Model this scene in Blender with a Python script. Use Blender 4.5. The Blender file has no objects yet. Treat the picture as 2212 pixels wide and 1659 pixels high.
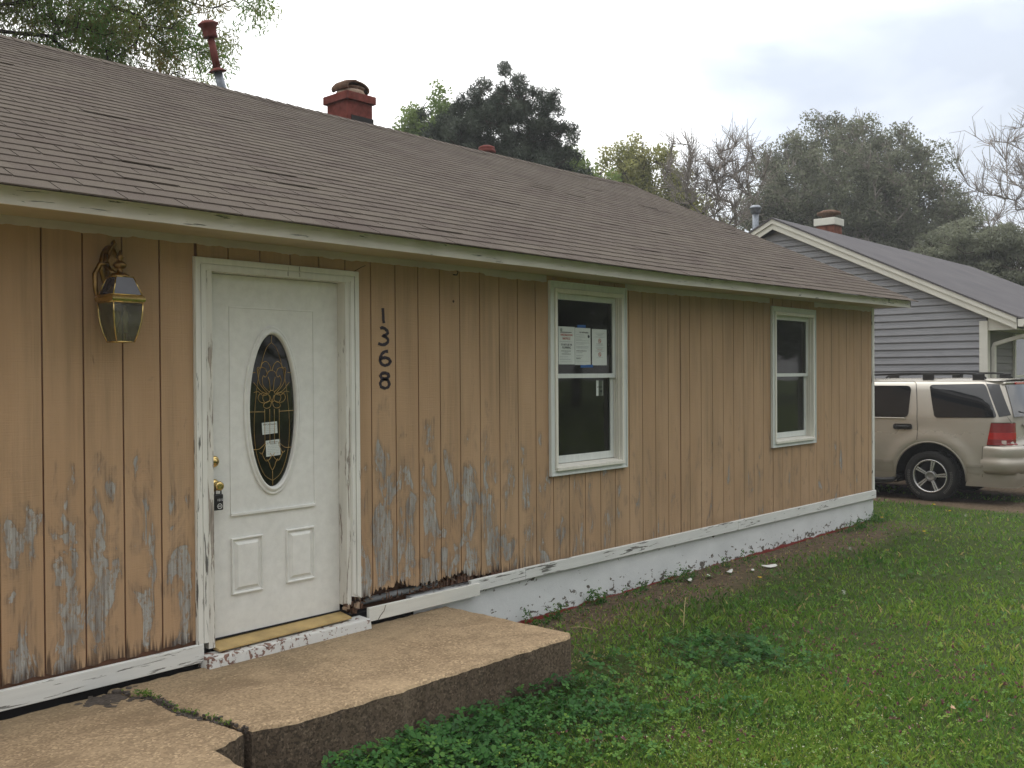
import bpy, math, random
import numpy as np
from mathutils import Vector, Matrix
from mathutils import noise as mn
rad = math.radians
rnd = random.Random(7)
SC = bpy.context.scene
COL = SC.collection

# ------------------------------------------------------------------ camera
def make_camera():
    f, yaw, pitch, roll = 2066.8 / 2212, .8292977, -.0090585, -.0065683
    cy, sy, cp, sp = math.cos(yaw), math.sin(yaw), math.cos(pitch), math.sin(pitch)
    fw = Vector((sy * cp, cy * cp, sp)); r = Vector((cy, -sy, 0)); u = r.cross(fw)
    c, s = math.cos(roll), math.sin(roll)
    r2 = c * r + s * u; u2 = -s * r + c * u
    cam = bpy.data.cameras.new('camera'); o = bpy.data.objects.new('camera', cam); COL.objects.link(o)
    cam.sensor_width = 36; cam.lens = 36 * f; cam.clip_start = .05; cam.clip_end = 2000
    m = Matrix((r2, u2, -fw)).transposed().to_4x4(); m.translation = (-1.68884, -4.83238, 1.46167)
    o.matrix_world = m
    SC.camera = o
make_camera()
CAM = np.array([-1.68884, -4.83238])

# ------------------------------------------------------------------ world, sun, exposure
SUN_AZ, SUN_EL = 20.0, 58.0          # azimuth measured from +Y towards +X
def make_world():
    w = bpy.data.worlds.new('World'); SC.world = w; w.use_nodes = True
    nt = w.node_tree; nt.nodes.clear(); N = nt.nodes.new; L = nt.links.new
    out = N('ShaderNodeOutputWorld'); bg = N('ShaderNodeBackground'); bg.inputs['Strength'].default_value = .1
    sky = N('ShaderNodeTexSky'); sky.sky_type = 'NISHITA'; sky.sun_disc = False
    sky.sun_elevation = rad(SUN_EL); sky.sun_rotation = rad(SUN_AZ); sky.dust_density = 3
    tc = N('ShaderNodeTexCoord'); mp = N('ShaderNodeMapping'); mp.inputs['Scale'].default_value = (1.0, 1.0, 3.2)
    mp.inputs['Rotation'].default_value = (rad(12), rad(-8), rad(10))
    L(tc.outputs['Generated'], mp.inputs['Vector'])
    n1 = N('ShaderNodeTexNoise'); n1.inputs['Scale'].default_value = 2.1; n1.inputs['Detail'].default_value = 5; n1.inputs['Roughness'].default_value = .5
    n1.inputs['Distortion'].default_value = .4
    L(mp.outputs[0], n1.inputs['Vector'])
    # brightness of the cloud layer: bright towards the hidden sun, greyer to the east
    dirn = N('ShaderNodeVectorMath'); dirn.operation = 'DOT_PRODUCT'
    a = rad(88); dirn.inputs[1].default_value = (math.sin(a) * .95, math.cos(a) * .95, .3)
    L(tc.outputs['Generated'], dirn.inputs[0])
    m1 = N('ShaderNodeMapRange'); m1.inputs[1].default_value = .80; m1.inputs[2].default_value = 1.0; m1.inputs[3].default_value = 0; m1.inputs[4].default_value = .31
    L(dirn.outputs['Value'], m1.inputs[0])
    ad = N('ShaderNodeMath'); ad.operation = 'SUBTRACT'; L(n1.outputs['Fac'], ad.inputs[0]); L(m1.outputs[0], ad.inputs[1])
    cr = N('ShaderNodeValToRGB'); L(ad.outputs[0], cr.inputs[0])
    e = cr.color_ramp.elements
    e[0].position = .16; e[0].color = (6.0, 6.6, 7.6, 1)
    e[1].position = .42; e[1].color = (14.0, 14.0, 13.8, 1)
    e2 = cr.color_ramp.elements.new(.30); e2.color = (8.6, 9.1, 9.8, 1)
    dir2 = N('ShaderNodeVectorMath'); dir2.operation = 'DOT_PRODUCT'
    dir2.inputs[1].default_value = (math.sin(rad(SUN_AZ)) * .8, math.cos(rad(SUN_AZ)) * .8, .6)
    L(tc.outputs['Generated'], dir2.inputs[0])
    m2 = N('ShaderNodeMapRange'); m2.interpolation_type = 'SMOOTHSTEP'
    m2.inputs[1].default_value = -.6; m2.inputs[2].default_value = .8; m2.inputs[3].default_value = .60; m2.inputs[4].default_value = 1.65
    L(dir2.outputs['Value'], m2.inputs[0])
    sc = N('ShaderNodeVectorMath'); sc.operation = 'SCALE'; L(cr.outputs[0], sc.inputs[0])
    # overcast law: the sky overhead is brighter than the sky at the horizon
    sp = N('ShaderNodeSeparateXYZ'); L(tc.outputs['Generated'], sp.inputs[0])
    zz = N('ShaderNodeMapRange'); zz.inputs[1].default_value = 0; zz.inputs[2].default_value = 1; zz.inputs[3].default_value = .62; zz.inputs[4].default_value = 1.45
    L(sp.outputs[2], zz.inputs[0])
    mm = N('ShaderNodeMath'); mm.operation = 'MULTIPLY'; L(m2.outputs[0], mm.inputs[0]); L(zz.outputs[0], mm.inputs[1]); L(mm.outputs[0], sc.inputs['Scale'])
    mx = N('ShaderNodeMix'); mx.data_type = 'RGBA'; mx.inputs[0].default_value = .92
    L(sky.outputs[0], mx.inputs[6]); L(sc.outputs[0], mx.inputs[7])
    L(mx.outputs[2], bg.inputs['Color']); L(bg.outputs[0], out.inputs['Surface'])
make_world()
def make_sun():
    l = bpy.data.lights.new('sun', 'SUN'); l.energy = .7; l.angle = rad(30); l.color = (1, .96, .88)
    o = bpy.data.objects.new('sun', l); COL.objects.link(o)
    d = Vector((math.sin(rad(SUN_AZ)) * math.cos(rad(SUN_EL)), math.cos(rad(SUN_AZ)) * math.cos(rad(SUN_EL)), math.sin(rad(SUN_EL))))
    o.rotation_euler = d.to_track_quat('Z', 'Y').to_euler(); o.location = (0, 20, 30)
make_sun()
vs = SC.view_settings; vs.view_transform = 'Standard'; vs.look = 'None'; vs.gamma = 1; vs.use_curve_mapping = False
vs.exposure = 0.0
SC.render.engine = 'CYCLES'
SC.cycles.use_denoising = True
SC.cycles.max_bounces = 6; SC.cycles.transparent_max_bounces = 12
SC.cycles.caustics_reflective = False; SC.cycles.caustics_refractive = False

# ------------------------------------------------------------------ material helpers
class NT:
    def __init__(s, name, rough=.8, spec=.3, metal=0):
        s.m = bpy.data.materials.new(name); s.m.use_nodes = True; s.nt = s.m.node_tree
        s.b = s.nt.nodes['Principled BSDF']; s.b.inputs['Roughness'].default_value = rough
        s.b.inputs['Specular IOR Level'].default_value = spec; s.b.inputs['Metallic'].default_value = metal
        s._pos = None; s.wave = None
    def n(s, t, **k):
        x = s.nt.nodes.new(t)
        for a, v in k.items(): setattr(x, a, v)
        return x
    def l(s, a, b): s.nt.links.new(a, b)
    def pos(s, obj=False):
        if obj: return s.n('ShaderNodeTexCoord').outputs['Object']
        if s._pos is None: s._pos = s.n('ShaderNodeNewGeometry').outputs['Position']
        return s._pos
    def noise(s, scale=(1, 1, 1), sc=1.0, det=4, rough=.55, dist=0, off=(0, 0, 0), obj=False, color=False):
        mp = s.n('ShaderNodeMapping'); mp.inputs['Scale'].default_value = scale; mp.inputs['Location'].default_value = off
        s.l(s.pos(obj), mp.inputs[0])
        t = s.n('ShaderNodeTexNoise'); t.inputs['Scale'].default_value = sc; t.inputs['Detail'].default_value = det
        t.inputs['Roughness'].default_value = rough; t.inputs['Distortion'].default_value = dist
        s.l(mp.outputs[0], t.inputs['Vector']); return t.outputs['Color' if color else 'Fac']
    def ramp(s, x, pts):
        r = s.n('ShaderNodeValToRGB'); s.l(x, r.inputs[0]); e = r.color_ramp.elements
        while len(e) < len(pts): e.new(.5)
        for el, (p, c) in zip(e, pts):
            el.position = p; el.color = (c, c, c, 1) if not isinstance(c, tuple) else (*c, 1)
        return r.outputs[0]
    def math(s, op, a, b=0.0, clamp=False):
        m = s.n('ShaderNodeMath', operation=op, use_clamp=clamp)
        for i, v in enumerate((a, b)):
            if hasattr(v, 'links'): s.l(v, m.inputs[i])
            else: m.inputs[i].default_value = v
        return m.outputs[0]
    def mapr(s, x, a, b, c=0.0, d=1.0):
        m = s.n('ShaderNodeMapRange'); s.l(x, m.inputs[0])
        for i, v in enumerate((a, b, c, d)): m.inputs[i + 1].default_value = v
        return m.outputs[0]
    def xyz(s, v=None):
        q = s.n('ShaderNodeSeparateXYZ'); s.l(v if v is not None else s.pos(), q.inputs[0]); return q.outputs
    def mix(s, fac, a, b, mode='MIX'):
        m = s.n('ShaderNodeMix', data_type='RGBA', blend_type=mode)
        for i, v in ((0, fac), (6, a), (7, b)):
            if hasattr(v, 'links'): s.l(v, m.inputs[i])
            else: m.inputs[i].default_value = v if i == 0 else (*v, 1)
        return m.outputs[2]
    def color(s, c):
        if hasattr(c, 'links'): s.l(c, s.b.inputs['Base Color'])
        else: s.b.inputs['Base Color'].default_value = (*c, 1)
        return s
    def bump(s, h, strength=.3, dist=.01):
        b = s.n('ShaderNodeBump'); b.inputs['Strength'].default_value = strength; b.inputs['Distance'].default_value = dist
        s.l(h, b.inputs['Height']); s.l(b.outputs[0], s.b.inputs['Normal']); return s
    def rough(s, x): s.l(x, s.b.inputs['Roughness']); return s

def plain(name, c, rough=.6, spec=.3, metal=0, var=.12, sc=12, bump=0.0, obj=True):
    m = NT(name, rough, spec, metal)
    n1 = m.noise(sc=sc, det=5, obj=obj)
    lo = tuple(x * (1 - var) for x in c); hi = tuple(min(1, x * (1 + var)) for x in c)
    m.color(m.ramp(n1, [(.3, lo), (.7, hi)]))
    if bump: m.bump(m.noise(sc=sc * 6, det=4, obj=obj), bump, .005)
    return m.m

G = .2032
# siding: tan paint, grey weathered patches, dark rot at the foot of the boards
def mat_siding():
    m = NT('tan_painted_siding', .85, .15)
    X, Y, Z = m.xyz()
    base = m.ramp(m.noise((3, 3, .7), 1.2, 4), [(.3, (.40, .262, .155)), (.7, (.47, .318, .195))])
    # greenish-brown dirt running down the grain
    streak = m.noise((26, 26, .9), 1, 6, .6)
    dm = m.math('MULTIPLY', m.ramp(m.noise((3.2, 3.2, .9), 1, 4, off=(3, 0, 1)), [(.42, 0.0), (.66, .62)]), m.ramp(streak, [(.40, 0.0), (.64, 1.0)]))
    c = m.mix(dm, base, (.23, .17, .105))
    # amount of peeling by place on the wall
    ax = m.math('SUBTRACT', m.ramp(m.math('DIVIDE', X, 10.4), [(0.0, .175), (.085, .17), (.10, .10), (.205, .12), (.215, .215), (.29, .21), (.36, .15), (.50, .07), (1.0, .05)]), .10)
    az = m.math('SUBTRACT', m.ramp(m.math('DIVIDE', Z, 2.2), [(0.0, .26), (.10, .28), (.28, .27), (.42, .20), (.55, .07), (.8, .02), (1.0, 0.0)]), .25)
    fr = m.math('PINGPONG', m.math('ADD', X, G * 50), G / 2)
    edge = m.mapr(fr, .01, .05, -.10, .015)
    pn = m.noise((6.5, 6.5, 2.6), 1.25, 9, .60, .8, off=(.7, 0, .3))
    msk = m.math('ADD', m.math('ADD', pn, edge), m.math('ADD', ax, az))
    pm = m.math('MULTIPLY', m.ramp(msk, [(.622, 0.0), (.632, 1.0)]), m.ramp(m.noise((42, 42, 16), 1, 7, .72), [(.40, .0), (.50, 1.0)]))
    halo = m.ramp(msk, [(.515, 0.0), (.60, .8), (.66, .95)])
    grain = m.noise((90, 90, 3), 1, 6, .65)
    brown = m.ramp(grain, [(.3, (.11, .075, .055)), (.50, (.25, .185, .13)), (.7, (.38, .28, .19))])
    grey = m.ramp(m.math('ADD', m.math('MULTIPLY', grain, .6), m.math('MULTIPLY', m.noise((12, 12, 3), 1, 4), .4)), [(.36, (.15, .125, .11)), (.47, (.285, .27, .25)), (.58, (.40, .40, .38))])
    c = m.mix(m.math('MULTIPLY', halo, m.ramp(grain, [(.35, 1.0), (.62, .35)])), c, brown)
    c = m.mix(pm, c, grey)
    # nail spots
    v = m.n('ShaderNodeTexVoronoi'); v.inputs['Scale'].default_value = 2.3; m.l(m.pos(), v.inputs['Vector'])
    c = m.mix(m.ramp(v.outputs['Distance'], [(.018, 1.0), (.026, 0.0)]), c, (.06, .035, .03))
    # rotten foot
    rx = m.ramp(m.math('DIVIDE', X, 10.4), [(0.0, .8), (.1, .9), (.2, 1.0), (.33, 1.0), (.38, .3), (1.0, .12)])
    rn = m.math('ADD', m.math('MULTIPLY', m.math('SUBTRACT', m.noise((48, 48, 2.2), 1, 4), .5), .42), Z)
    rot = m.math('MULTIPLY', m.ramp(rn, [(-.02, 1.0), (.01, .9), (.065, 0.0)]), rx, True)
    c = m.mix(rot, c, (.055, .035, .028))
    m.color(c)
    saw = m.noise((6, 6, 150), 1, 3, .6)
    h = m.math('ADD', m.math('MULTIPLY', saw, .5), m.math('MULTIPLY', grain, .5))
    h = m.math('SUBTRACT', h, m.math('MULTIPLY', pm, .35))
    m.bump(h, .8, .005)
    return m.m

def mat_white(name, axis='x', c=(.74, .74, .70), chip=.60, chipc=(.22, .215, .20), dirt=.35, bias=None):
    """old white paint with chips that run along the grain axis"""
    m = NT(name, .6, .25)
    s = {'x': (4.0, 26, 44), 'z': (44, 26, 4.0), 'n': (22, 22, 22)}[axis]
    pn = m.noise(s, 1.1, 9, .62, .5, off=(2.1, 5, .4))
    loc = m.noise((.9, .9, .9), 1.3, 3, off=(4, 1, 7))
    msk = m.math('ADD', m.math('MULTIPLY', pn, .72), m.math('MULTIPLY', loc, .28))
    if bias is not None:
        Z = m.xyz()[2]
        msk = m.math('ADD', msk, m.mapr(Z, bias[0], bias[1], bias[2], 0.0))
    pm = m.ramp(msk, [(chip - .012, 0.0), (chip + .012, 1.0)])
    base = m.ramp(m.noise(s, .8, 5, .6, off=(1, 1, 1)), [(.30, tuple(x * .90 for x in c)), (.62, c)])
    gr = {'x': (6, 90, 110), 'z': (110, 90, 6), 'n': (60, 60, 60)}[axis]
    g = m.noise(gr, 1, 5, .6)
    cc = m.ramp(g, [(.3, tuple(x * .35 for x in chipc)), (.7, tuple(x * 1.35 for x in chipc))])
    col = m.mix(m.math('MULTIPLY', m.ramp(m.noise((2, 2, 2), 1.4, 5, off=(9, 2, 2)), [(.45, 0.0), (.75, 1.0)]), dirt), base, tuple(x * .62 for x in c))
    m.color(m.mix(pm, col, cc))
    m.bump(m.math('SUBTRACT', m.math('MULTIPLY', g, .25), pm), .5, .003)
    return m.m

def mat_foundation():
    m = NT('white_painted_foundation', .7, .2)
    X, Y, Z = m.xyz()
    pn = m.noise((9, 9, 16), 1.3, 9, .62, .5)
    b = m.mapr(Z, -.42, -.22, .13, -.04)
    b2 = m.mapr(Z, -.105, -.145, .07, 0.0)
    msk = m.math('ADD', m.math('ADD', pn, b), b2)
    pm = m.ramp(msk, [(.628, 0.0), (.642, 1.0)])
    base = m.ramp(m.noise((1, 1, 2), 2, 6), [(.3, (.58, .60, .61)), (.65, (.70, .72, .73))])
    cc = m.ramp(m.noise(sc=60, det=4), [(.3, (.06, .055, .05)), (.7, (.22, .2, .17))])
    c = m.mix(pm, base, cc)
    red = m.ramp(m.math('ADD', Z, m.math('MULTIPLY', m.noise((3, 3, 3), 2, 5), .07)), [(0.0, 0.0), (1.0, 0.0)])
    zz = m.math('ADD', m.math('ADD', Z, .6), m.math('MULTIPLY', m.noise((5, 5, 5), 1, 5, off=(3, 3, 3)), .08))
    red = m.ramp(zz, [(.238, 1.0), (.246, 0.0)])
    m.color(m.mix(red, c, (.22, .035, .03)))
    m.bump(m.math('SUBTRACT', m.math('MULTIPLY', m.noise(sc=35, det=5), .7), pm), .5, .004)
    return m.m

def mat_concrete(name, lo, hi, spk=.5, dark=(.07, .05, .035)):
    m = NT(name, .92, .12)
    base = m.ramp(m.noise(sc=1.6, det=6, rough=.6), [(.3, lo), (.7, hi)])
    v = m.n('ShaderNodeTexVoronoi'); v.inputs['Scale'].default_value = 95; m.l(m.pos(), v.inputs['Vector'])
    hs = m.xyz(v.outputs['Color'])[0]
    c = m.mix(m.math('MULTIPLY', m.ramp(hs, [(0, 1.0), (.34, .75), (.36, 0.0)]), spk), base, dark)
    c = m.mix(m.math('MULTIPLY', m.ramp(hs, [(.88, 0.0), (.9, 1.0)]), .5), c, tuple(min(1, x * 1.45) for x in hi))
    c = m.mix(m.ramp(m.noise(sc=4.5, det=8, rough=.7, off=(2, 2, 0)), [(.56, 0.0), (.68, .42)]), c, tuple(x * .55 for x in lo))
    st = m.ramp(m.noise((1.0, 2.2, 1), 2.3, 7, .65, .8, off=(6, 1, 0)), [(.50, 0.0), (.60, .35), (.72, .55)])
    c = m.mix(st, c, tuple(x * .62 for x in lo))
    c = m.mix(m.ramp(m.noise((2.5, 1.0, 1), 1.1, 7, .6, off=(1, 9, 0)), [(.52, 0.0), (.68, .40)]), c, tuple(min(1, x * 1.25) for x in hi))
    # green-grey tint growing towards the foot of the wall
    Y = m.xyz()[1]
    c = m.mix(m.math('MULTIPLY', m.mapr(m.math('ADD', Y, m.math('MULTIPLY', m.noise(sc=3, det=5), .5)), -.25, .35, 0.0, .85), .6), c, (.16, .135, .085))
    m.color(c)
    m.bump(m.math('ADD', m.noise(sc=110, det=3), m.math('MULTIPLY', hs, .6)), .75, .006)
    return m.m

def mat_shingle():
    m = NT('brown_grey_shingle', .92, .15)
    X, Y, Z = m.xyz()
    row = m.math('FLOOR', m.math('DIVIDE', m.math('ADD', Y, .47 + .0001), .1146))
    offx = m.math('MULTIPLY', m.math('MODULO', m.math('ADD', row, 100), 2.0), .1525)
    colm = m.math('FLOOR', m.math('DIVIDE', m.math('SUBTRACT', X, offx), .305))
    cb = m.n('ShaderNodeCombineXYZ'); m.l(row, cb.inputs[0]); m.l(colm, cb.inputs[1])
    wn = m.n('ShaderNodeTexWhiteNoise', noise_dimensions='2D'); m.l(cb.outputs[0], wn.inputs['Vector'])
    tone = m.math('ADD', m.math('MULTIPLY', wn.outputs['Value'], .42), m.math('MULTIPLY', m.noise((1.5, 1.5, 1.5), 1.2, 5), .58))
    c = m.ramp(tone, [(.14, (.080, .058, .050)), (.34, (.099, .078, .065)), (.6, (.111, .090, .073)), (.86, (.122, .101, .081))])
    c = m.mix(.8, c, m.ramp(m.noise(sc=230, det=2, rough=.8), [(.3, .52), (.7, 1.0)]), 'MULTIPLY')
    c = m.mix(m.ramp(m.noise((.5, 1.4, 1), 2.2, 5, off=(4, 4, 4)), [(.5, 0.0), (.8, .2)]), c, (.15, .13, .095))
    m.color(c); m.bump(m.noise(sc=260, det=2), .6, .004)
    return m.m

def mat_foliage(name, c1, c2, tr=.35, sc=1.2, rough=.6):
    m = NT(name, rough, .25)
    a = m.n('ShaderNodeAttribute', attribute_name='tint').outputs['Fac']
    t = m.math('ADD', m.math('MULTIPLY', a, .65), m.math('MULTIPLY', m.noise(sc=sc, det=3), .35))
    c = m.ramp(t, [(.2, c1), (.75, c2)])
    m.color(c)
    tb = m.n('ShaderNodeBsdfTranslucent'); m.l(c, tb.inputs[0])
    mx = m.n('ShaderNodeMixShader'); mx.inputs[0].default_value = tr
    m.l(m.b.outputs[0], mx.inputs[1]); m.l(tb.outputs[0], mx.inputs[2])
    m.l(mx.outputs[0], m.nt.nodes['Material Output'].inputs['Surface'])
    return m.m

def mat_attr(name, stops, tr=.3, rough=.6):
    m = NT(name, rough, .2)
    a = m.n('ShaderNodeAttribute', attribute_name='tint').outputs['Fac']
    c = m.ramp(a, stops); m.color(c)
    tb = m.n('ShaderNodeBsdfTranslucent'); m.l(c, tb.inputs[0])
    mx = m.n('ShaderNodeMixShader'); mx.inputs[0].default_value = tr
    m.l(m.b.outputs[0], mx.inputs[1]); m.l(tb.outputs[0], mx.inputs[2])
    m.l(mx.outputs[0], m.nt.nodes['Material Output'].inputs['Surface'])
    return m.m

def mat_glass(name, tint=(.75, .8, .78), refl=1.0, dust=.0, wav=.0):
    m = NT(name); nt = m.nt
    tr = m.n('ShaderNodeBsdfTransparent'); tr.inputs[0].default_value = (*tint, 1)
    gl = m.n('ShaderNodeBsdfGlossy'); gl.inputs['Roughness'].default_value = .03
    fr = m.n('ShaderNodeFresnel'); fr.inputs[0].default_value = 1.5
    if wav:
        b = m.n('ShaderNodeBump'); b.inputs['Strength'].default_value = wav; b.inputs['Distance'].default_value = .02
        m.l(m.noise(sc=2.5, det=1), b.inputs['Height']); m.l(b.outputs[0], gl.inputs['Normal'])
    mx = m.n('ShaderNodeMixShader'); m.l(m.math('MULTIPLY', fr.outputs[0], refl), mx.inputs[0])
    m.l(tr.outputs[0], mx.inputs[1]); m.l(gl.outputs[0], mx.inputs[2])
    last = mx.outputs[0]
    if dust:
        df = m.n('ShaderNodeBsdfDiffuse'); df.inputs[0].default_value = (.5, .5, .46, 1)
        m2 = m.n('ShaderNodeMixShader'); m.l(m.ramp(m.noise((3, 3, 5), 1.5, 6), [(.45, dust * .3), (.75, dust)]), m2.inputs[0])
        m.l(last, m2.inputs[1]); m.l(df.outputs[0], m2.inputs[2]); last = m2.outputs[0]
    m.l(last, nt.nodes['Material Output'].inputs['Surface'])
    return m.m

M = {}
M['siding'] = mat_siding()
M['wx'] = mat_white('old_white_paint', 'x', chip=.585)
M['wz'] = mat_white('old_white_paint_upright', 'z', chip=.60)
M['wfascia'] = mat_white('fascia_paint', 'x', (.84, .795, .76), chip=.595, dirt=.25)
M['wskirt'] = mat_white('skirt_paint', 'x', (.70, .71, .69), chip=.575, dirt=.2)
M['wclean'] = mat_white('newer_white_paint', 'x', (.72, .72, .67), chip=.72, dirt=.2)
M['wwin'] = mat_white('window_white', 'z', (.66, .69, .67), chip=.72, dirt=.25)
M['wwin_in'] = mat_white('window_cream', 'z', (.76, .74, .67), chip=.76, dirt=.2)
M['jamb'] = mat_white('peeling_jamb', 'z', (.70, .69, .64), chip=.55, chipc=(.36, .32, .28), dirt=.3)
M['doorpaint'] = mat_white('door_paint', 'n', (.76, .765, .74), chip=.85, dirt=.2)
M['flaky'] = mat_white('flaking_sill_paint', 'n', (.64, .64, .62), chip=.545, chipc=(.24, .14, .11), dirt=.3)
M['found'] = mat_foundation()
M['groove'] = plain('groove_backing', (.13, .065, .04), .9, obj=False)
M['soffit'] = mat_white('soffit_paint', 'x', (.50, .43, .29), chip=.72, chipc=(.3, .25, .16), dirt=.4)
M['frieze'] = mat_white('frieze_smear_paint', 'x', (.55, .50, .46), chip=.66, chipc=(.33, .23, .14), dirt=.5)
M['shingle'] = mat_shingle()
M['deck'] = plain('roof_felt', (.035, .03, .028), .95, obj=False)
M['conc'] = mat_concrete('tan_concrete', (.30, .215, .132), (.43, .318, .20), .32)
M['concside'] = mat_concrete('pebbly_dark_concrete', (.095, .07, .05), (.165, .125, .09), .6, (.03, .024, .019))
M['rot'] = plain('rotten_wood', (.11, .06, .038), .95, var=.6, sc=40, bump=.6, obj=False)
M['paleRot'] = plain('split_wood', (.34, .25, .18), .9, var=.35, sc=30, obj=False)
M['black'] = plain('black_void', (.012, .011, .012), .9)
M['yellow'] = plain('yellow_wood', (.42, .30, .13), .55, sc=9, var=.2)
M['brass'] = plain('aged_brass', (.25, .155, .06), .4, .5, 1.0, .4, 25)
M['brassb'] = plain('bright_brass', (.62, .46, .19), .27, .5, 1.0, .25, 30)
M['came'] = plain('brass_came', (.45, .30, .11), .4, .5, .8, .2, 30)
M['redpaint'] = plain('red_oxide_paint', (.15, .042, .035), .8, .2, 0, .3, 14, .3)
M['redbrick'] = plain('red_painted_masonry', (.17, .047, .038), .85, .15, 0, .3, 16, .5)
M['galv'] = plain('galvanised_steel', (.20, .22, .25), .5, .4, .6, .25, 18)
M['claytile'] = plain('mossy_clay_tile', (.14, .085, .06), .9, .1, 0, .45, 20, .6)
M['mortar'] = plain('chimney_mortar', (.36, .27, .21), .9, .1, 0, .3, 40, .5)
M['tar'] = plain('roof_tar', (.02, .018, .018), .7)
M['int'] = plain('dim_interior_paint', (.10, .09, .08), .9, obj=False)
M['pane'] = mat_glass('window_glass', (.55, .58, .56), 1.0, .035, .02)
M['leadpane'] = mat_glass('leaded_glass', (.30, .31, .30), .8, .03, .12)
M['lampglass'] = mat_glass('lamp_clear_glass', (.55, .58, .48), .9, .25)
M['paper'] = plain('notice_paper', (.60, .64, .62), .8, var=.04)
M['inkred'] = plain('red_ink', (.45, .10, .07), .8)
M['ink'] = plain('black_ink', (.06, .065, .07), .8)
M['inkgrey'] = plain('grey_ink', (.33, .36, .37), .8)
M['bluetape'] = plain('blue_tape', (.02, .10, .32), .7)
M['blackpl'] = plain('black_plastic', (.012, .012, .014), .45, .4)
M['whiteink'] = plain('white_ink', (.75, .75, .75), .7)
M['numpaint'] = plain('black_brush_paint', (.03, .022, .03), .7, var=.5, sc=60)
M['bulb'] = plain('bulb_glass', (.55, .45, .28), .3)

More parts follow.
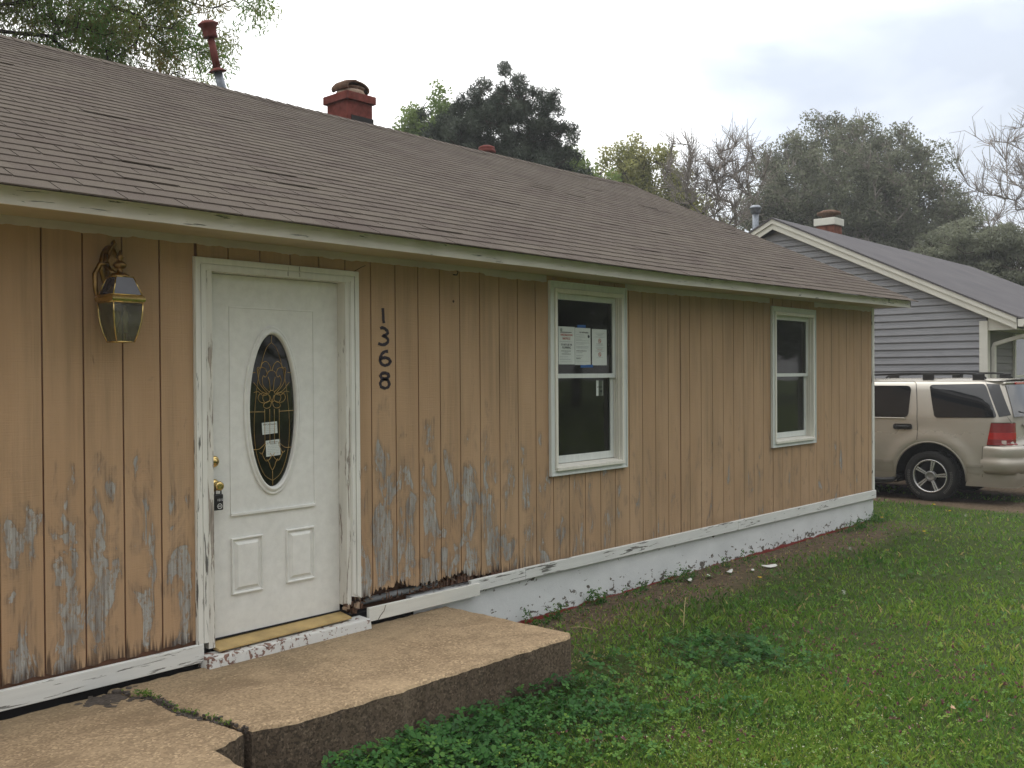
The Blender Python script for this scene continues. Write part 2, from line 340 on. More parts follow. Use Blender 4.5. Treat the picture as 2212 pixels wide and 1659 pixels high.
# ------------------------------------------------------------------ object helpers
ORG = {}
def root(name, label, cat, loc=(0, 0, 0), group=None):
    o = bpy.data.objects.new(name, None); COL.objects.link(o); o.location = loc; o.empty_display_size = .2
    o['label'] = label; o['category'] = cat
    if group: o['group'] = group
    ORG[o.name] = Vector(loc); return o
def tag(o, label, cat, group=None):
    o['label'] = label; o['category'] = cat
    if group: o['group'] = group
    return o
def link(name, me, mat, parent=None, kind=None, label=None, loc=None):
    o = bpy.data.objects.new(name, me); COL.objects.link(o)
    if mat is not None and not me.materials: me.materials.append(mat)
    if parent is not None:
        o.parent = parent; ORG[o.name] = ORG.get(parent.name, Vector((0, 0, 0)))
    else: ORG[o.name] = Vector(loc or (0, 0, 0)); o.location = loc or (0, 0, 0)
    if kind: o['kind'] = kind
    if label: o['label'] = label
    return o
class MB:
    def __init__(s): s.v = []; s.f = []; s.sm = []
    def add(s, vs, fs, smooth=False):
        n = len(s.v); s.v += [tuple(v) for v in vs]; s.f += [tuple(i + n for i in f) for f in fs]; s.sm += [smooth] * len(fs); return s
    def box(s, x0, x1, y0, y1, z0, z1):
        if x0 > x1: x0, x1 = x1, x0
        if y0 > y1: y0, y1 = y1, y0
        if z0 > z1: z0, z1 = z1, z0
        return s.add([(x0, y0, z0), (x1, y0, z0), (x1, y1, z0), (x0, y1, z0), (x0, y0, z1), (x1, y0, z1), (x1, y1, z1), (x0, y1, z1)],
                     [(0, 3, 2, 1), (4, 5, 6, 7), (0, 1, 5, 4), (1, 2, 6, 5), (2, 3, 7, 6), (3, 0, 4, 7)])
    def hexa(s, b, t):   # bottom 4, top 4 (counter-clockwise from above)
        return s.add(list(b) + list(t), [(0, 3, 2, 1), (4, 5, 6, 7), (0, 1, 5, 4), (1, 2, 6, 5), (2, 3, 7, 6), (3, 0, 4, 7)])
    def prism_xz(s, poly, y0, y1, smooth=False):      # poly counter-clockwise seen from -y
        n = len(poly)
        vs = [(x, y0, z) for x, z in poly] + [(x, y1, z) for x, z in poly]
        fs = [tuple(range(n)), tuple(range(2 * n - 1, n - 1, -1))]
        s.add(vs, fs, smooth)
        m = len(s.v) - 2 * n
        for i in range(n):
            j = (i + 1) % n; s.f.append((m + i, m + n + i, m + n + j, m + j)); s.sm.append(False)
        return s
    def prism_yz(s, poly, x0, x1):
        n = len(poly)
        s.add([(x0, y, z) for y, z in poly] + [(x1, y, z) for y, z in poly], [tuple(range(n - 1, -1, -1)), tuple(range(n, 2 * n))])
        m = len(s.v) - 2 * n
        for i in range(n):
            j = (i + 1) % n; s.f.append((m + i, m + j, m + n + j, m + n + i)); s.sm.append(False)
        return s
    def tube(s, pts, r, n=8, cap=True):
        P = [Vector(p) for p in pts]; rr = r if isinstance(r, (list, tuple)) else [r] * len(P)
        rings = []; up = None
        for i, p in enumerate(P):
            d = (P[min(i + 1, len(P) - 1)] - P[max(i - 1, 0)]).normalized()
            if up is None: up = Vector((0, 0, 1)) if abs(d.z) < .9 else Vector((1, 0, 0))
            a = d.cross(up).normalized(); up = a.cross(d).normalized()
            rings.append([p + rr[i] * (math.cos(2 * math.pi * k / n) * a + math.sin(2 * math.pi * k / n) * up) for k in range(n)])
        vs = [v for ring in rings for v in ring]; fs = []
        for i in range(len(P) - 1):
            for k in range(n):
                a, b = i * n + k, i * n + (k + 1) % n; fs.append((a, b, b + n, a + n))
        if cap: fs += [tuple(range(n - 1, -1, -1)), tuple(range(len(vs) - n, len(vs)))]
        return s.add(vs, fs, True)
    def lathe(s, prof, c, axis=(0, 0, 1), n=24, cap=True):
        ax = Vector(axis).normalized(); a = ax.orthogonal().normalized(); b = ax.cross(a); c = Vector(c)
        vs = [c + ax * h + r * (math.cos(2 * math.pi * k / n) * a + math.sin(2 * math.pi * k / n) * b) for r, h in prof for k in range(n)]
        fs = []
        for i in range(len(prof) - 1):
            for k in range(n):
                p, q = i * n + k, i * n + (k + 1) % n; fs.append((p, q, q + n, p + n))
        if cap: fs += [tuple(range(n - 1, -1, -1)), tuple(range(len(vs) - n, len(vs)))]
        return s.add(vs, fs, True)
    def build(s, name, mat, parent=None, kind=None, label=None, loc=None, bevel=0, xf=None):
        o0 = ORG.get(parent.name, Vector()) if parent is not None else Vector(loc or (0, 0, 0))
        me = bpy.data.meshes.new(name)
        me.from_pydata([(v[0] - o0[0], v[1] - o0[1], v[2] - o0[2]) for v in s.v], [], s.f)
        me.polygons.foreach_set('use_smooth', s.sm); me.update()
        o = link(name, me, mat, parent, kind, label, loc)
        if bevel:
            b = o.modifiers.new('bevel', 'BEVEL'); b.width = bevel; b.segments = 2; b.limit_method = 'ANGLE'; b.angle_limit = rad(50)
        return o
def npmesh(name, verts, nper, tint=None, mat=None, parent=None, kind=None, label=None, smooth=False, faces=None):
    """many equal faces: verts (n*nper,3)"""
    me = bpy.data.meshes.new(name); nv = len(verts)
    off = ORG.get(parent.name, Vector()) if parent is not None else Vector()
    verts = np.asarray(verts, dtype=np.float32) - np.array(off, dtype=np.float32)
    me.vertices.add(nv); me.vertices.foreach_set('co', verts.ravel())
    if faces is None: idx = np.arange(nv, dtype=np.int32); nf = nv // nper
    else: idx = np.asarray(faces, dtype=np.int32).ravel(); nf = len(idx) // nper
    me.loops.add(len(idx)); me.loops.foreach_set('vertex_index', idx)
    me.polygons.add(nf); me.polygons.foreach_set('loop_start', np.arange(nf, dtype=np.int32) * nper)
    me.polygons.foreach_set('loop_total', np.full(nf, nper, dtype=np.int32))
    if smooth: me.polygons.foreach_set('use_smooth', np.ones(nf, dtype=bool))
    me.update(calc_edges=True)
    if tint is not None:
        at = me.attributes.new('tint', 'FLOAT', 'POINT'); at.data.foreach_set('value', np.asarray(tint, dtype=np.float32))
    return link(name, me, mat, parent, kind, label)
def text(name, s, mat, parent, loc, size, rot=(math.pi / 2, 0, 0), align='CENTER', sx=1.0):
    cu = bpy.data.curves.new(name, 'FONT'); cu.body = s; cu.size = size; cu.align_x = align; cu.extrude = .0003; cu.resolution_u = 2
    cu.materials.append(mat)
    tmp = bpy.data.objects.new(name, cu); me = bpy.data.meshes.new_from_object(tmp); bpy.data.objects.remove(tmp); me.name = name
    if not me.materials: me.materials.append(mat)
    o = bpy.data.objects.new(name, me); COL.objects.link(o); o.parent = parent
    p0 = ORG.get(parent.name, Vector()); o.location = Vector(loc) - p0; o.rotation_euler = rot; o.scale = (sx, 1, 1)
    return o
def gz(x, y):
    """height of the lawn"""
    return -.415 + .018 * mn.noise((x * .6, y * .6, 0)) + .01 * mn.noise((x * 2.1, y * 2.1, 3))
def gzv(x, y):
    return -.415 + .012 * np.sin(x * 1.3 + .4 * y) * np.cos(y * 1.1 + .2) + .007 * np.sin(3.1 * x + 1.7 * y)

# ================================================================== THE GROUND
def build_ground():
    # one big lawn sheet, denser near the house
    xs = np.concatenate([np.linspace(-220, -8, 8), np.linspace(-6, 18, 73), np.linspace(22, 260, 10)])
    ys = np.concatenate([np.linspace(-220, -12, 8), np.linspace(-9, 4, 53), np.linspace(8, 300, 10)])
    XX, YY = np.meshgrid(xs, ys); near = ((XX > -8) & (XX < 20) & (YY > -11) & (YY < 6))
    ZZ = np.where(near, gzv(XX, YY), -.42)
    v = np.stack([XX, YY, ZZ], -1).reshape(-1, 3); nx = len(xs)
    i, j = np.meshgrid(np.arange(nx - 1), np.arange(len(ys) - 1)); a = (j * nx + i).ravel()
    f = np.stack([a, a + 1, a + nx + 1, a + nx], -1)
    m = NT('soil_and_thatch', .95, .1)
    X, Y, Z = m.xyz()
    n1 = m.noise((1, 1, 1), 1.2, 6); n2 = m.noise(sc=22, det=6, rough=.7)
    green = m.ramp(n2, [(.3, (.022, .032, .009)), (.7, (.06, .085, .022))])
    soil = m.ramp(n2, [(.3, (.05, .037, .025)), (.55, (.125, .092, .062)), (.75, (.23, .178, .122))])
    # bare soil beside the foundation and in the drive
    s1 = m.math('MULTIPLY', m.mapr(m.math('ADD', Y, m.math('MULTIPLY', n1, .9)), -.35, .05), m.math('MULTIPLY', m.mapr(X, 2.5, 3.2), m.mapr(X, 10.6, 10.0)))
    dw = m.math('MULTIPLY', m.mapr(m.math('SUBTRACT', X, m.math('MULTIPLY', m.math('SUBTRACT', n1, .5), .5)), 12.15, 12.35), m.mapr(X, 15.6, 15.3))
    strip = m.math('MULTIPLY', m.mapr(X, 13.3, 13.5), m.mapr(X, 14.3, 14.1))
    dw = m.math('SUBTRACT', dw, m.math('MULTIPLY', strip, .8))
    fac = m.math('MAXIMUM', s1, dw)
    far = m.mapr(m.math('ABSOLUTE', m.math('SUBTRACT', X, 5)), 9, 14)
    green = m.mix(far, green, (.075, .10, .026))
    m.color(m.mix(m.math('MINIMUM', fac, 1.0), green, soil)); m.bump(n2, .8, .02)
    o = npmesh('lawn', v, 4, mat=m.m, faces=f, smooth=True); o['kind'] = 'structure'
build_ground()

def rough_slab(name, poly, ztop, zbot, seed, chamfer=.02, amp=.008, mats=None):
    """slab from plan polygon (ccw) with worn edges; finely divided edge"""
    r = random.Random(seed); pts = []
    n = len(poly)
    for i in range(n):
        a, b = Vector(poly[i]), Vector(poly[(i + 1) % n]); L = (b - a).length; k = max(1, int(L / .03))
        nrm = Vector(((b - a).y, -(b - a).x)).normalized()
        for q in range(k):
            p = a.lerp(b, q / k); w = 0 if q == 0 else amp * mn.noise((p.x * 9, p.y * 9, seed)) + amp * .6 * mn.noise((p.x * 40, p.y * 40, seed + 5))
            pts.append(p + nrm * w)
    me = MB(); N_ = len(pts); cen = sum(pts, Vector((0, 0))) / N_
    def ring(off, z, zj=0):
        out = []
        for i, p in enumerate(pts):
            t = (pts[(i + 1) % N_] - pts[i - 1]); nrm = Vector((t.y, -t.x)).normalized()
            q = p - nrm * off * (1 + .7 * mn.noise((p.x * 25, p.y * 25, seed + 9))); out.append((q.x, q.y, z + zj * mn.noise((p.x * 20, p.y * 20, seed + 3))))
        return out
    rings = [ring(0, zbot), ring(-.004, (ztop + zbot) / 2, .01), ring(0, ztop - chamfer, .006), ring(chamfer * .6, ztop - chamfer * .25, .003), ring(chamfer * 1.6, ztop)]
    vs = [p for r_ in rings for p in r_]; fs = []
    for k in range(len(rings) - 1):
        for i in range(N_):
            j = (i + 1) % N_; fs.append((k * N_ + i, k * N_ + j, (k + 1) * N_ + j, (k + 1) * N_ + i))
    fs.append(tuple(range((len(rings) - 1) * N_, len(rings) * N_)))
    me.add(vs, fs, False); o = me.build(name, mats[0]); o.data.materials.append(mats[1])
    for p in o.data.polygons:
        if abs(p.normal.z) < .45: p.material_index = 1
    o['kind'] = 'structure'; return o
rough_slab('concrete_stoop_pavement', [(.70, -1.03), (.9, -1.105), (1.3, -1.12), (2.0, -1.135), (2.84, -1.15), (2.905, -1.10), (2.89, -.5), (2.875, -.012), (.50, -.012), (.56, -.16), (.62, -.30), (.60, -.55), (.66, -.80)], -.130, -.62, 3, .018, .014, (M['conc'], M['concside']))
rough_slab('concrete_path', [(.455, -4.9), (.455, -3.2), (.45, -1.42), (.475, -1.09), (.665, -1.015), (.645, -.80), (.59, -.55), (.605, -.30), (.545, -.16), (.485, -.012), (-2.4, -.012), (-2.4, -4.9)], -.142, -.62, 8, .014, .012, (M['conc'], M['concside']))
# broken dark mortar between the two slabs
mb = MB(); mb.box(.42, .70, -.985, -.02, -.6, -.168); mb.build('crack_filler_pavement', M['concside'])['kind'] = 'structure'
CRK = [(.490, -.012), (.550, -.16), (.607, -.30), (.594, -.55), (.652, -.80), (.675, -1.02)]
def crack_at(t):
    q = t * (len(CRK) - 1); i = min(int(q), len(CRK) - 2); f = q - i
    return CRK[i][0] * (1 - f) + CRK[i + 1][0] * f, CRK[i][1] * (1 - f) + CRK[i + 1][1] * f
def crack_bits():
    r = random.Random(5); mb = MB()
    def chip(x, y, s, z):
        n = r.randint(5, 8); a0 = r.uniform(0, 6); P = [(x + s * r.uniform(.55, 1.2) * math.cos(a0 + 6.283 * k / n), y + s * r.uniform(.55, 1.2) * math.sin(a0 + 6.283 * k / n)) for k in range(n)]
        mb.add([(p, q, z - .012) for p, q in P] + [(p, q, z + r.uniform(-.002, .002)) for p, q in P], [tuple(range(n, 2 * n))] + [(k, (k + 1) % n, n + (k + 1) % n, n + k) for k in range(n)])
    for k in range(120):
        t = r.random(); x, y = crack_at(t); w = .05 * math.exp(-((t - .08) / .22) ** 2) + .010
        x += r.gauss(0, w) - .4 * w; y += r.gauss(0, .012); 
        if y > -.02: continue
        left = x < crack_at(t)[0]
        chip(x, y, r.uniform(.006, .020) * (1.3 if t < .3 else .8), (-.140 if left else -.1285))
    for k in range(30): chip(.44 + r.gauss(0, .06), -.10 + r.gauss(0, .05) if False else -.06 - abs(r.gauss(0, .07)), r.uniform(.02, .04), -.1405)
    o = mb.build('crack_rubble', plain('crack_mortar', (.075, .062, .052), .95, var=.4, sc=60, obj=False)); tag(o, 'dark broken mortar in the crack between porch slab and path', 'rubble'); o['kind'] = 'stuff'
crack_bits()

# ================================================================== THE HOUSE
HOUSE = root('tan_house', 'low tan board-sided house with white door, two windows and brown shingle roof', 'house', (5.2, 0, -.42))
XL, XR, YB, RY = -3.2, 10.40, 7.75, 3.87
def zs(X):   # the top of the wall and the eave rise slightly towards the far end
    return 0 if X < 5.3 else .055 * (X - 5.3) / 5.1
gx = {0: -.001, 1: .202, 2: .402, 3: .605, 4: .809, 5: 1.015, 6: 1.221, 7: 1.428, 8: 1.635, 9: 1.841, 10: 2.041, 11: 2.246, 12: 2.451, 13: 2.652, 14: 2.853, 15: 3.046, 16: 3.247, 17: 3.452, 18: 3.654, 19: 3.857, 20: 4.063,
      21: 4.26, 22: 4.466, 23: 4.672, 24: 4.878, 25: 5.084, 26: 5.285, 27: 5.487, 28: 5.692, 29: 5.892, 30: 6.055, 31: 6.257, 32: 6.463, 33: 6.668, 34: 6.872, 35: 7.078, 36: 7.284, 37: 7.49, 38: 7.703, 39: 7.92, 40: 8.133, 41: 8.349, 42: 8.555, 43: 8.755, 44: 8.952, 45: 9.155, 46: 9.367, 47: 9.582, 48: 9.80, 49: 10.019, 50: 10.235, 51: 10.345}
for k in range(-16, 0): gx[k] = k * G
OPEN = [(1.03, 2.10, -9, 2.09), (4.045, 4.975, .71, 2.16), (7.69, 8.64, .71, 2.14)]     # holes in the wall
def zfoot(X): return -.004 - (.022 * max(0, (X - 3)) / 7.4)
def build_boards():
    r = random.Random(11)
    for k in range(-16, 51):
        a, b = gx[k] + .0045, gx[k + 1] - .0045
        if k == 29: a = 5.90 + .0045
        zt = 2.245 + zs((a + b) / 2); zb = zfoot(a)
        segs = [(a, b, zb, zt)]
        for ox0, ox1, oz0, oz1 in OPEN:
            out = []
            for (p, q, z0, z1) in segs:
                if q <= ox0 or p >= ox1: out.append((p, q, z0, z1)); continue
                if p < ox0 - .012: out.append((p, ox0, z0, z1))
                if q > ox1 + .012: out.append((ox1, q, z0, z1))
                p2, q2 = max(p, ox0), min(q, ox1)
                if q2 - p2 > .012:
                    if z0 < oz0: out.append((p2, q2, z0, oz0))
                    if z1 > oz1: out.append((p2, q2, oz1, z1))
            segs = out
        for (p, q, z0, z1) in segs:
            mb = MB(); foot = z0 < .05
            if foot and 2.05 < p < 3.35:       # rotten, jagged foot
                n = 16; bot = []
                for i in range(n + 1):
                    X = p + (q - p) * i / n
                    env = .06 + .075 * math.sin((X - 2.1) * 5.1) ** 2 * (1 if X < 2.9 else .8)
                    env = max(.012, env * (1 if X < 3.1 else .35))
                    bot.append((X, z0 + env * (.45 + .8 * abs(mn.noise((X * 28, 3, 1)))) + .022 * r.random()))
                mb.prism_xz(bot + [(q, z1), (p, z1)], 0, .012)
            elif foot:
                n = 7; am = .018 if p < 1.1 else .006
                bot = [(p + (q - p) * i / n, z0 + am * r.random() + (.006 if p < 1.1 else 0)) for i in range(n + 1)]
                mb.prism_xz(bot + [(q, z1), (p, z1)], 0, .012)
            else:
                mb.prism_xz([(p, z0), (q, z0), (q, z1), (p, z1)], 0, .012)
            mb.build('siding_board', M['siding'], HOUSE)
    # sheathing behind, with the openings left out; painted in the grooves
    mb = MB()
    for x0, x1 in [(XL, 1.03), (2.10, 4.045), (4.975, 7.69), (8.64, XR - .02)]:
        if x0 == 2.10:
            mb.box(2.10, 3.36, .0075, .1, .12, 2.24); mb.box(3.36, 4.045, .0075, .1, -.05, 2.24); mb.box(2.10, 3.36, .085, .1, -.05, .12)
        else: mb.box(x0, x1, .0075, .1, -.05, 2.24)
    mb.box(1.03, 2.10, .0075, .1, 2.09, 2.24)
    for x0, x1 in ((4.045, 4.975), (7.69, 8.64)):
        mb.box(x0, x1, .0075, .1, -.05, .71); mb.box(x0, x1, .0075, .1, 2.145, 2.24)
    mb.box(5.3, XR - .02, .0075, .1, 2.24, 2.29)
    mb.build('sheathing', M['groove'], HOUSE)
build_boards()
def rot_bits():
    # splinters and dark crumbling wood in the hole under the rotten boards
    r = random.Random(21); A = MB(); B = MB()
    for k in range(70):
        X = r.uniform(2.14, 3.34); z = -.012 + .075 * r.random(); s = r.uniform(.008, .03)
        if 2.28 < X < 2.42 or 2.50 < X < 2.62: z -= .02; s *= .6
        a = r.uniform(-.5, .5); t = A if r.random() < .8 else B
        L = s * r.uniform(1, 2.4); dx, dz = math.cos(a) * L, math.sin(a) * L; y = r.uniform(.004, .06)
        t.hexa([(X, y, z), (X + dx, y, z + dz), (X + dx, y + .02, z + dz), (X, y + .02, z)], [(X + .002, y, z + s * .5), (X + dx * .9, y, z + dz + s * .3), (X + dx * .9, y + .02, z + dz + s * .4), (X, y + .02, z + s * .5)])
    for k in range(46):   # upright splinters
        X = r.choice([r.uniform(2.7, 3.2), r.uniform(2.95, 3.12), r.uniform(2.2, 3.3)]); h = r.uniform(.02, .075); w = r.uniform(.003, .008)
        A.add([(X - w, -.002, .0), (X + w, -.002, .0), (X + r.uniform(-.006, .006), .001, h), (X, .012, 0)], [(0, 1, 2), (0, 2, 3), (1, 3, 2)])
    for k in range(14):   # rot at the foot of the right door jamb
        X = r.uniform(2.0, 2.14); z = r.uniform(-.05, .02); s = r.uniform(.012, .035); y = r.uniform(-.03, .03)
        (A if r.random() < .85 else B).hexa([(X, y, z), (X + s, y + .01, z - .01), (X + s, y + .03, z), (X, y + .03, z)], [(X + .004, y, z + s), (X + s * .8, y, z + s * 1.2), (X + s * .8, y + .02, z + s), (X, y + .03, z + s * .8)])
    A.build('rotten_debris', M['rot'], HOUSE, kind='stuff'); B.build('pale_splinters', M['paleRot'], HOUSE, kind='stuff')
    mb = MB(); mb.lathe([(.02, -.35), (.021, .35)], (2.5, .055, .012), (1, 0, .02), 12); mb.build('drain_pipe', plain('grey_pipe', (.25, .26, .27), .5), HOUSE)
rot_bits()

def shell():
    mb = MB()
    def gable(x0, x1):
        mb.prism_yz([(.0, -.05), (YB, -.05), (YB, 2.2), (RY, 4.26), (.0, 2.24)], x0, x1)
    gable(XL, XL + .1)
    mb.prism_yz([(.012, -.05), (YB, -.05), (YB, 2.2), (RY, 4.26), (.012, 2.29)], XR - .12, XR - .02)
    mb.box(XL, XR - .02, YB - .1, YB, -.05, 2.2)
    mb.build('outer_wall', M['siding'], HOUSE)
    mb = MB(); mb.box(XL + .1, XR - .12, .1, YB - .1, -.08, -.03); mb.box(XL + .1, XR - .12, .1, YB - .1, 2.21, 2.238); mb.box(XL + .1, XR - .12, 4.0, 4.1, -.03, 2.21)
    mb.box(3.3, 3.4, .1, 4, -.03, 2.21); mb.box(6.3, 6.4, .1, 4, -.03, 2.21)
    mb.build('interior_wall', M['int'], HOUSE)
    mb = MB(); mb.box(XL, 2.599, .012, .2, -.7, -.05); mb.build('gap_shade_footing', M['black'], HOUSE)  # coloured black to stand in for shade in the gap below the skirt
    # foundation
    mb = MB(); n = 60
    mb.box(2.6, XR - .01, .004, .2, -.7, -.03)
    mb.box(XR - .2, XR - .01, .2, YB, -.7, -.03)
    mb.build('foundation', M['found'], HOUSE)
shell()
def trims():
    def bd(name, x0, x1, zt0, zt1, zb0, zb1, y0, y1, mat, bevel=.003, n=1):
        mb = MB(); mb.hexa([(x0, y0, zb0), (x1, y0, zb1), (x1, y1, zb1), (x0, y1, zb0)], [(x0, y0, zt0), (x1, y0, zt1), (x1, y1, zt1), (x0, y1, zt0)])
        return mb.build(name, mat, HOUSE, bevel=bevel)
    # skirt boards
    bd('skirt_board', XL, 1.035, -.004, -.006, -.098, -.106, -.028, -.001, M['wskirt'], .004)
    bd('skirt_board', 2.165, 3.172, -.012, -.018, -.100, -.106, -.060, -.034, M['wclean'])
    bd('skirt_board', 3.11, 3.690, .004, .004, -.082, -.082, -.032, -.001, M['wskirt'], .004)
    bd('skirt_board', 3.694, 6.9, .006, -.008, -.080, -.105, -.030, -.001, M['wskirt'], .004)
    bd('skirt_board', 6.903, 10.405, -.008, -.026, -.105, -.130, -.030, -.001, M['wskirt'], .004)
    # a short crack stroke on the newer board
    mb = MB(); mb.tube([(2.235, -.062, -.10), (2.255, -.062, -.075), (2.285, -.062, -.05), (2.30, -.062, -.015)], .0017, 5); mb.build('board_crack', M['rot'], HOUSE)
    bd('corner_board', 10.335, 10.40, 2.285, 2.285, -.02, -.026, -.014, .006, M['wz'])
    # frieze smear: ragged strip of white paint under the soffit
    for (x0, x1) in ((XL, 3.99), (5.03, 7.63), (8.70, 10.33)):
        n = int((x1 - x0) / .02); bot = []
        for i in range(n + 1):
            X = x0 + (x1 - x0) * i / n; w = .040 if X < 3.0 else .035 + .014 * (X > 3.3)
            bot.append((X, 2.237 + zs(X) - w - .016 * abs(mn.noise((X * 6, 1, 1))) - .008 * mn.noise((X * 26, 1, 4))))
        top = [(X, 2.24 + zs(X)) for X, z in reversed(bot)]
        mb = MB(); nn = len(bot)
        vs = [(X, -.0025, z) for X, z in bot] + [(X, -.0025, 2.24 + zs(X)) for X, z in bot] + [(X, .001, z) for X, z in bot]
        fs = [(i, i + 1, nn + i + 1, nn + i) for i in range(nn - 1)] + [(i, 2 * nn + i, 2 * nn + i + 1, i + 1) for i in range(nn - 1)]
        mb.add(vs, fs); mb.build('frieze_strip', M['frieze'], HOUSE)
    # soffit + fascia
    X2 = 10.60
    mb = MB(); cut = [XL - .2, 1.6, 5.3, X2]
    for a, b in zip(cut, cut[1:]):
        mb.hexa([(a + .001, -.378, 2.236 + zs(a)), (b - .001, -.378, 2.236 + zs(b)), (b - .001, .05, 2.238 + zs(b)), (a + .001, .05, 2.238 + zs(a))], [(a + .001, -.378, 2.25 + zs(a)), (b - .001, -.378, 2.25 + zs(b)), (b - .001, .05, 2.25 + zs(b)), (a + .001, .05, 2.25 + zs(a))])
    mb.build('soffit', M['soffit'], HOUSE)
    for a, b in ((XL - .2, 3.0), (3.003, 6.6), (6.603, X2)):
        wv = lambda X: .004 * mn.noise((X * 1.3, 8, 8))
        n = 8; mb = MB(); P = [a + (b - a) * i / n for i in range(n + 1)]
        vs = []; 
        for X in P:
            zb, zt = 2.222 + zs(X) + wv(X), 2.304 + zs(X)
            vs += [(X, -.40, zb), (X, -.40, zt), (X, -.38, zt), (X, -.38, zb)]
        fs = [(0, 1, 2, 3), tuple(4 * n + i for i in (3, 2, 1, 0))]
        for i in range(n):
            q = 4 * i; fs += [(q, q + 4, q + 5, q + 1), (q + 1, q + 5, q + 6, q + 2), (q + 3, q + 2, q + 6, q + 7), (q, q + 3, q + 7, q + 4)]
        mb.add(vs, fs); mb.build('fascia_board', M['wfascia'], HOUSE)
    # rake trim on the near gable end
    for s in (0,):
        mb = MB(); mb.prism_yz([(-.40, 2.285), (RY, 4.29), (RY, 4.375), (-.40, 2.36)], X2 - .03, X2 - .002)
        mb.prism_yz([(RY, 4.29), (YB + .4, 2.285), (YB + .4, 2.36), (RY, 4.375)], X2 - .03, X2 - .002)
        mb.build('rake_board', M['wfascia'], HOUSE)
    mb = MB(); mb.hexa([(XR, -.378, 2.29), (X2 - .03, -.378, 2.29), (X2 - .03, RY, 4.30), (XR, RY, 4.30)], [(XR, -.378, 2.30), (X2 - .03, -.378, 2.30), (X2 - .03, RY, 4.31), (XR, RY, 4.31)])
    mb.build('rake_soffit', M['soffit'], HOUSE)
trims()

# ---------------- roof
def roofz(X, y):
    t = (y + .43) / (RY + .43)
    ze = 2.318 + zs(X); zr = 4.372 + .03 * max(0, (X - 8) / 2.6) - .006 * max(0, 1.5 - X) + .012 * mn.noise((X * .8, 2, 2))
    return ze + (zr - ze) * t + .010 * mn.noise((X * .7, y * .9, 5)) * min(1, t * 6)
def build_roof():
    XA, XB = XL - .2, 10.62
    n, k = 56, 14; mb = MB(); vs = []
    for i in range(n + 1):
        X = XA + (XB - XA) * i / n
        for j in range(k + 1):
            y = -.425 + (RY + .425) * j / k; vs.append((X, y, roofz(X, y) - .012))
    fs = [(i * (k + 1) + j, (i + 1) * (k + 1) + j, (i + 1) * (k + 1) + j + 1, i * (k + 1) + j + 1) for i in range(n) for j in range(k)]
    mb.add(vs, fs)
    mb.hexa([(XA, RY, 4.34), (XB, RY, 4.37), (XB, YB + .4, 2.26), (XA, YB + .4, 2.26)], [(XA, RY, 4.36), (XB, RY, 4.385), (XB, YB + .4, 2.30), (XA, YB + .4, 2.30)])
    mb.build('roof_deck', M['deck'], HOUSE)
    row_h = .1146; tabs = []
    rows = int((RY - .05 + .43) / row_h)
    for rI in range(rows + 1):
        y0 = -.47 + rI * row_h - (.016 if rI == 0 else 0)          # lower edge of the course
        off = .1525 * (rI % 2)
        c = int((XA - off) / .305) - 1
        while True:
            x0 = off + c * .305 + .1; x1 = x0 + .305; c += 1
            if x0 - .001 > XB: break
            if x1 < XA: continue
            tabs.append((max(x0, XA), min(x1, XB), y0, rI))
    r = random.Random(4); allv = []
    tabs.sort(key=lambda t: (t[0] + .15 + 1.69) ** 2 + (t[2] + 4.83) ** 2 if t[0] > -.25 else 1e3 + t[0] ** 2)
    variants = {}
    stuff = MB()
    for i, (x0, x1, y0, rI) in enumerate(tabs):
        g = .0034 + .0012 * r.random(); a, b = x0 + g, x1 - g; y1 = min(y0 + .15, RY - .01)
        if b - a < .01: continue
        lift = .0062 + .0016 * r.random() + (.006 * r.random() if r.random() < .06 else 0); th = .0055; sk = r.uniform(-.004, .004)
        P = lambda X, y, d: (X, y, roofz(X, y) + d)
        yb0 = y0 + sk
        bt = [P(a, yb0, lift - th), P(b, y0, lift - th), P(b, y1, -.004), P(a, y1, -.004)]
        tp = [P(a, yb0, lift + .001), P(b, y0, lift + .001), P(b, y1, 0.0), P(a, y1, 0.0)]
        if i < 300:
            mb = MB(); mb.hexa(bt, tp); mb.build('shingle', M['shingle'], HOUSE)
        else: stuff.hexa(bt, tp)
    stuff.build('shingles', M['shingle'], HOUSE, kind='stuff')
    # starter edge
    mb = MB(); mb.box(XA, 5.3, -.425, -.38, 2.304, 2.312); mb.build('drip_edge', M['deck'], HOUSE)
    # ridge caps, overlapping towards the far end
    X = XB - .13; j = 0
    while X > -.3:
        a, b = X, X + .165; w = .135
        z0, z1 = roofz(a, RY) + .012 + r.uniform(-.001, .003), roofz(b, RY) + .005
        dy = w; dz = -w * .47
        t = .004
        mb = MB()
        sk = r.uniform(-.006, .006)
        vs = []
        for (xx, z) in ((a + sk, z0), (b, z1)):
            vs += [(xx, RY - dy, z + dz), (xx, RY - .015, z + .001), (xx, RY + .015, z + .001), (xx, RY + dy, z + dz), (xx, RY - dy, z + dz - t), (xx, RY + dy, z + dz - t), (xx, RY, z - t - .003)]
        mb.add(vs, [(0, 7, 8, 1), (1, 8, 9, 2), (2, 9, 10, 3), (0, 1, 6, 4), (1, 2, 6), (2, 3, 5, 6), (0, 4, 11, 7), (3, 10, 12, 5)])
        mb.build('ridge_cap', M['shingle'], HOUSE)
        X -= .127; j += 1
build_roof()

